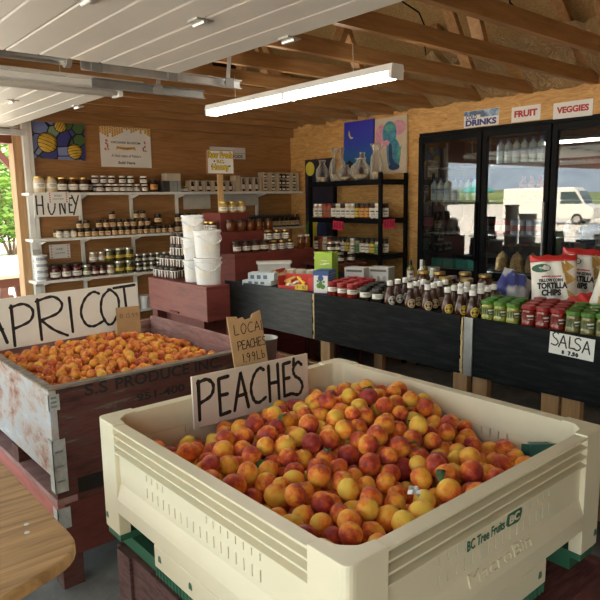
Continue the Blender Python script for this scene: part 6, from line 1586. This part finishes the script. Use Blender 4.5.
for x in (-.7, .2):
    for s in (-1, 1):
        bm = bm_new(); add_bar(bm, (x, s * .40, 0), (x, s * .14, .80), .04, .09, (1, 0, 0)); obj('leg', bm, PT, t)
    bm = bm_new(); add_box(bm, x - .02, x + .02, -.6, .6, .40, .46); obj('cross_beam', bm, PT, t)
box_obj('apron', (-.85, .38, -.33, -.30, .70, .799), PT, t)
for x in (-.7, .2): box_obj('foot_block', (x - .06, x + .06, -.66, .66, -.09, .0), PT, t)
for s in (-1, 1): box_obj('bench_plank', (-.9, .42, s * .58 - .12, s * .58 + .12, .461, .50), PT, t)
t = thing('outside_post', 'brown timber post with brace outside the side opening', 'post', (2.75, 8.6, -.1))
box_obj('post', (-.06, .06, -.06, .06, 0, 2.6), PT, t)
bm = bm_new(); add_bar(bm, (0, 0, 1.9), (-.55, 0, 2.55), .06, .08); obj('brace', bm, PT, t)
# parked vehicles and hills across the lot, mirrored in the cooler doors
CARP = plain('silver_blue_car_paint', (.36, .44, .55), .25, .03, coat=.6); DKGL = plain('car_window', (.05, .08, .09), .08, .1); TYRE = plain('tyre_rubber', (.02, .02, .02), .8); HUB = plain('wheel_hub', (.45, .45, .46), .35, metal=.6)
def car(label, loc, rotz, paint, kind):
    t = thing('car' if kind == 'car' else 'van', label, kind, loc, rotz)
    if kind == 'car':
        side = [(-2.1, .32), (-2.12, .62), (-1.95, .80), (-1.0, .93), (-.35, 1.36), (.75, 1.40), (1.55, 1.0), (2.05, .92), (2.12, .6), (2.1, .32)]; win = [(-.88, .95), (-.33, 1.30), (.70, 1.33), (1.30, .98)]; w = .86
    else:
        side = [(-2.6, .35), (-2.65, .95), (-2.2, 1.15), (-1.7, 1.95), (-1.5, 2.15), (2.6, 2.15), (2.65, .35)]; win = [(-2.05, 1.2), (-1.62, 1.9), (-.8, 1.9), (-.8, 1.2)]; w = .95
    M_ = Matrix(((1, 0, 0, 0), (0, 0, 1, 0), (0, 1, 0, 0), (0, 0, 0, 1)))
    bm = bm_new(); add_prism(bm, side, -w, w, M_); obj('car_body', bm, paint, t, bevel=.06)
    bm = bm_new(); add_prism(bm, win, -w - .004, -w + .01, M_); add_prism(bm, win, w - .01, w + .004, M_); obj('side_window', bm, DKGL, t)
    a, b2 = win[0], win[1]
    bm = bm_new(); sx_ = side[3 if kind == 'car' else 2]; ex = side[4 if kind == 'car' else 3]
    p0 = Vector((sx_[0] + .06, 0, sx_[1] + .03)); p1 = Vector((ex[0] - .05, 0, ex[1] - .03)); add_bar(bm, p0 + Vector((-.02, 0, .02)), p1 + Vector((-.02, 0, .02)), w * 1.7, .02); obj('windscreen', bm, DKGL, t)
    for x in ((-1.35, 1.3) if kind == 'car' else (-1.75, 1.6)):
        for s in (-1, 1):
            bm = bm_new(); add_lathe(bm, [(0, -.1), (.30, -.1), (.33, -.07), (.33, .07), (.30, .1), (0, .1)], 22, M=Matrix.Translation((x, s * (w - .08), .33)) @ Matrix.Rotation(R(90), 4, 'X')); wh = obj('wheel', bm, TYRE, t)
            bm = bm_new(); add_lathe(bm, [(0, -.11), (.19, -.11), (.19, .11), (0, .11)], 16, M=Matrix.Translation((x, s * (w - .08), .33)) @ Matrix.Rotation(R(90), 4, 'X')); obj('hub_cap', bm, HUB, wh)
    for s in (-1, 1):
        bm = bm_new(); add_box(bm, side[1][0] - .03, side[1][0] + .06, s * (w - .3) - .15, s * (w - .3) + .15, .62, .76); obj('headlight', bm, LIDW, t)
    return t
car('silver blue car parked across the lot', (-6.2, 5.1, -.1), R(62), CARP, 'car')
car('white van parked across the lot beyond the car', (-27, 19, -.1), R(80), plain('white_van_paint', (.72, .72, .70), .3, .03, coat=.4), 'van')
car('white van parked across the lot, farther along', (-26, 33, -.1), R(84), MATS['white_van_paint'], 'van')
def hill(name, seed, dist, h, c1, c2):
    rg = random.Random(seed); bm = bm_new(); n = 70; rows = []
    for i in range(n + 1):
        y = -160 + 400 * i / n
        hh = h * (.72 + .2 * math.sin(i * .17 + seed) + .08 * math.sin(i * .53 + seed * 2) + .03 * rg.uniform(-1, 1))
        rows.append([bm.verts.new((-dist + 6 * math.sin(i * .4), y, -.3)), bm.verts.new((-dist - h * .5, y, hh * .55)), bm.verts.new((-dist - h * 1.1, y, hh)), bm.verts.new((-dist - h * 1.8, y, -.3))])
    for a, b2 in zip(rows, rows[1:]):
        for j in range(3): bm.faces.new((a[j], b2[j], b2[j + 1], a[j + 1]))
    o = obj(name, bm, weathered(name + '_slope', [c1, c2, c1], .05, .95, (1, 1, 1)), smooth=True)
    return struct(o, '%s beyond the parking lot' % name.replace('_', ' '), 'hills')
hill('haze_tinted_hills', 3, 230, 78, (.14, .20, .30), (.20, .27, .37))  # distance haze put into the slope colours as pale blue
hill('green_slope', 5, 110, 4.5, (.09, .15, .06), (.16, .21, .09))
t = thing('patio_umbrella', 'teal patio umbrella across the lot', 'umbrella', (-14, 15.5, -.1))
bm = bm_new(); add_lathe(bm, [(.75, 1.9), (.02, 2.25), (.02, 2.21), (.73, 1.86)], 8); obj('canopy', bm, plain('teal_cloth', (.04, .30, .27), .8), t)
bm = bm_new(); add_tube(bm, [(0, 0, 0), (0, 0, 2.3)], .02); obj('pole', bm, WHITE, t)
bm = bm_new(); add_box(bm, -.25, .25, -.25, .25, 0, .08); obj('base', bm, DSTEEL, t)
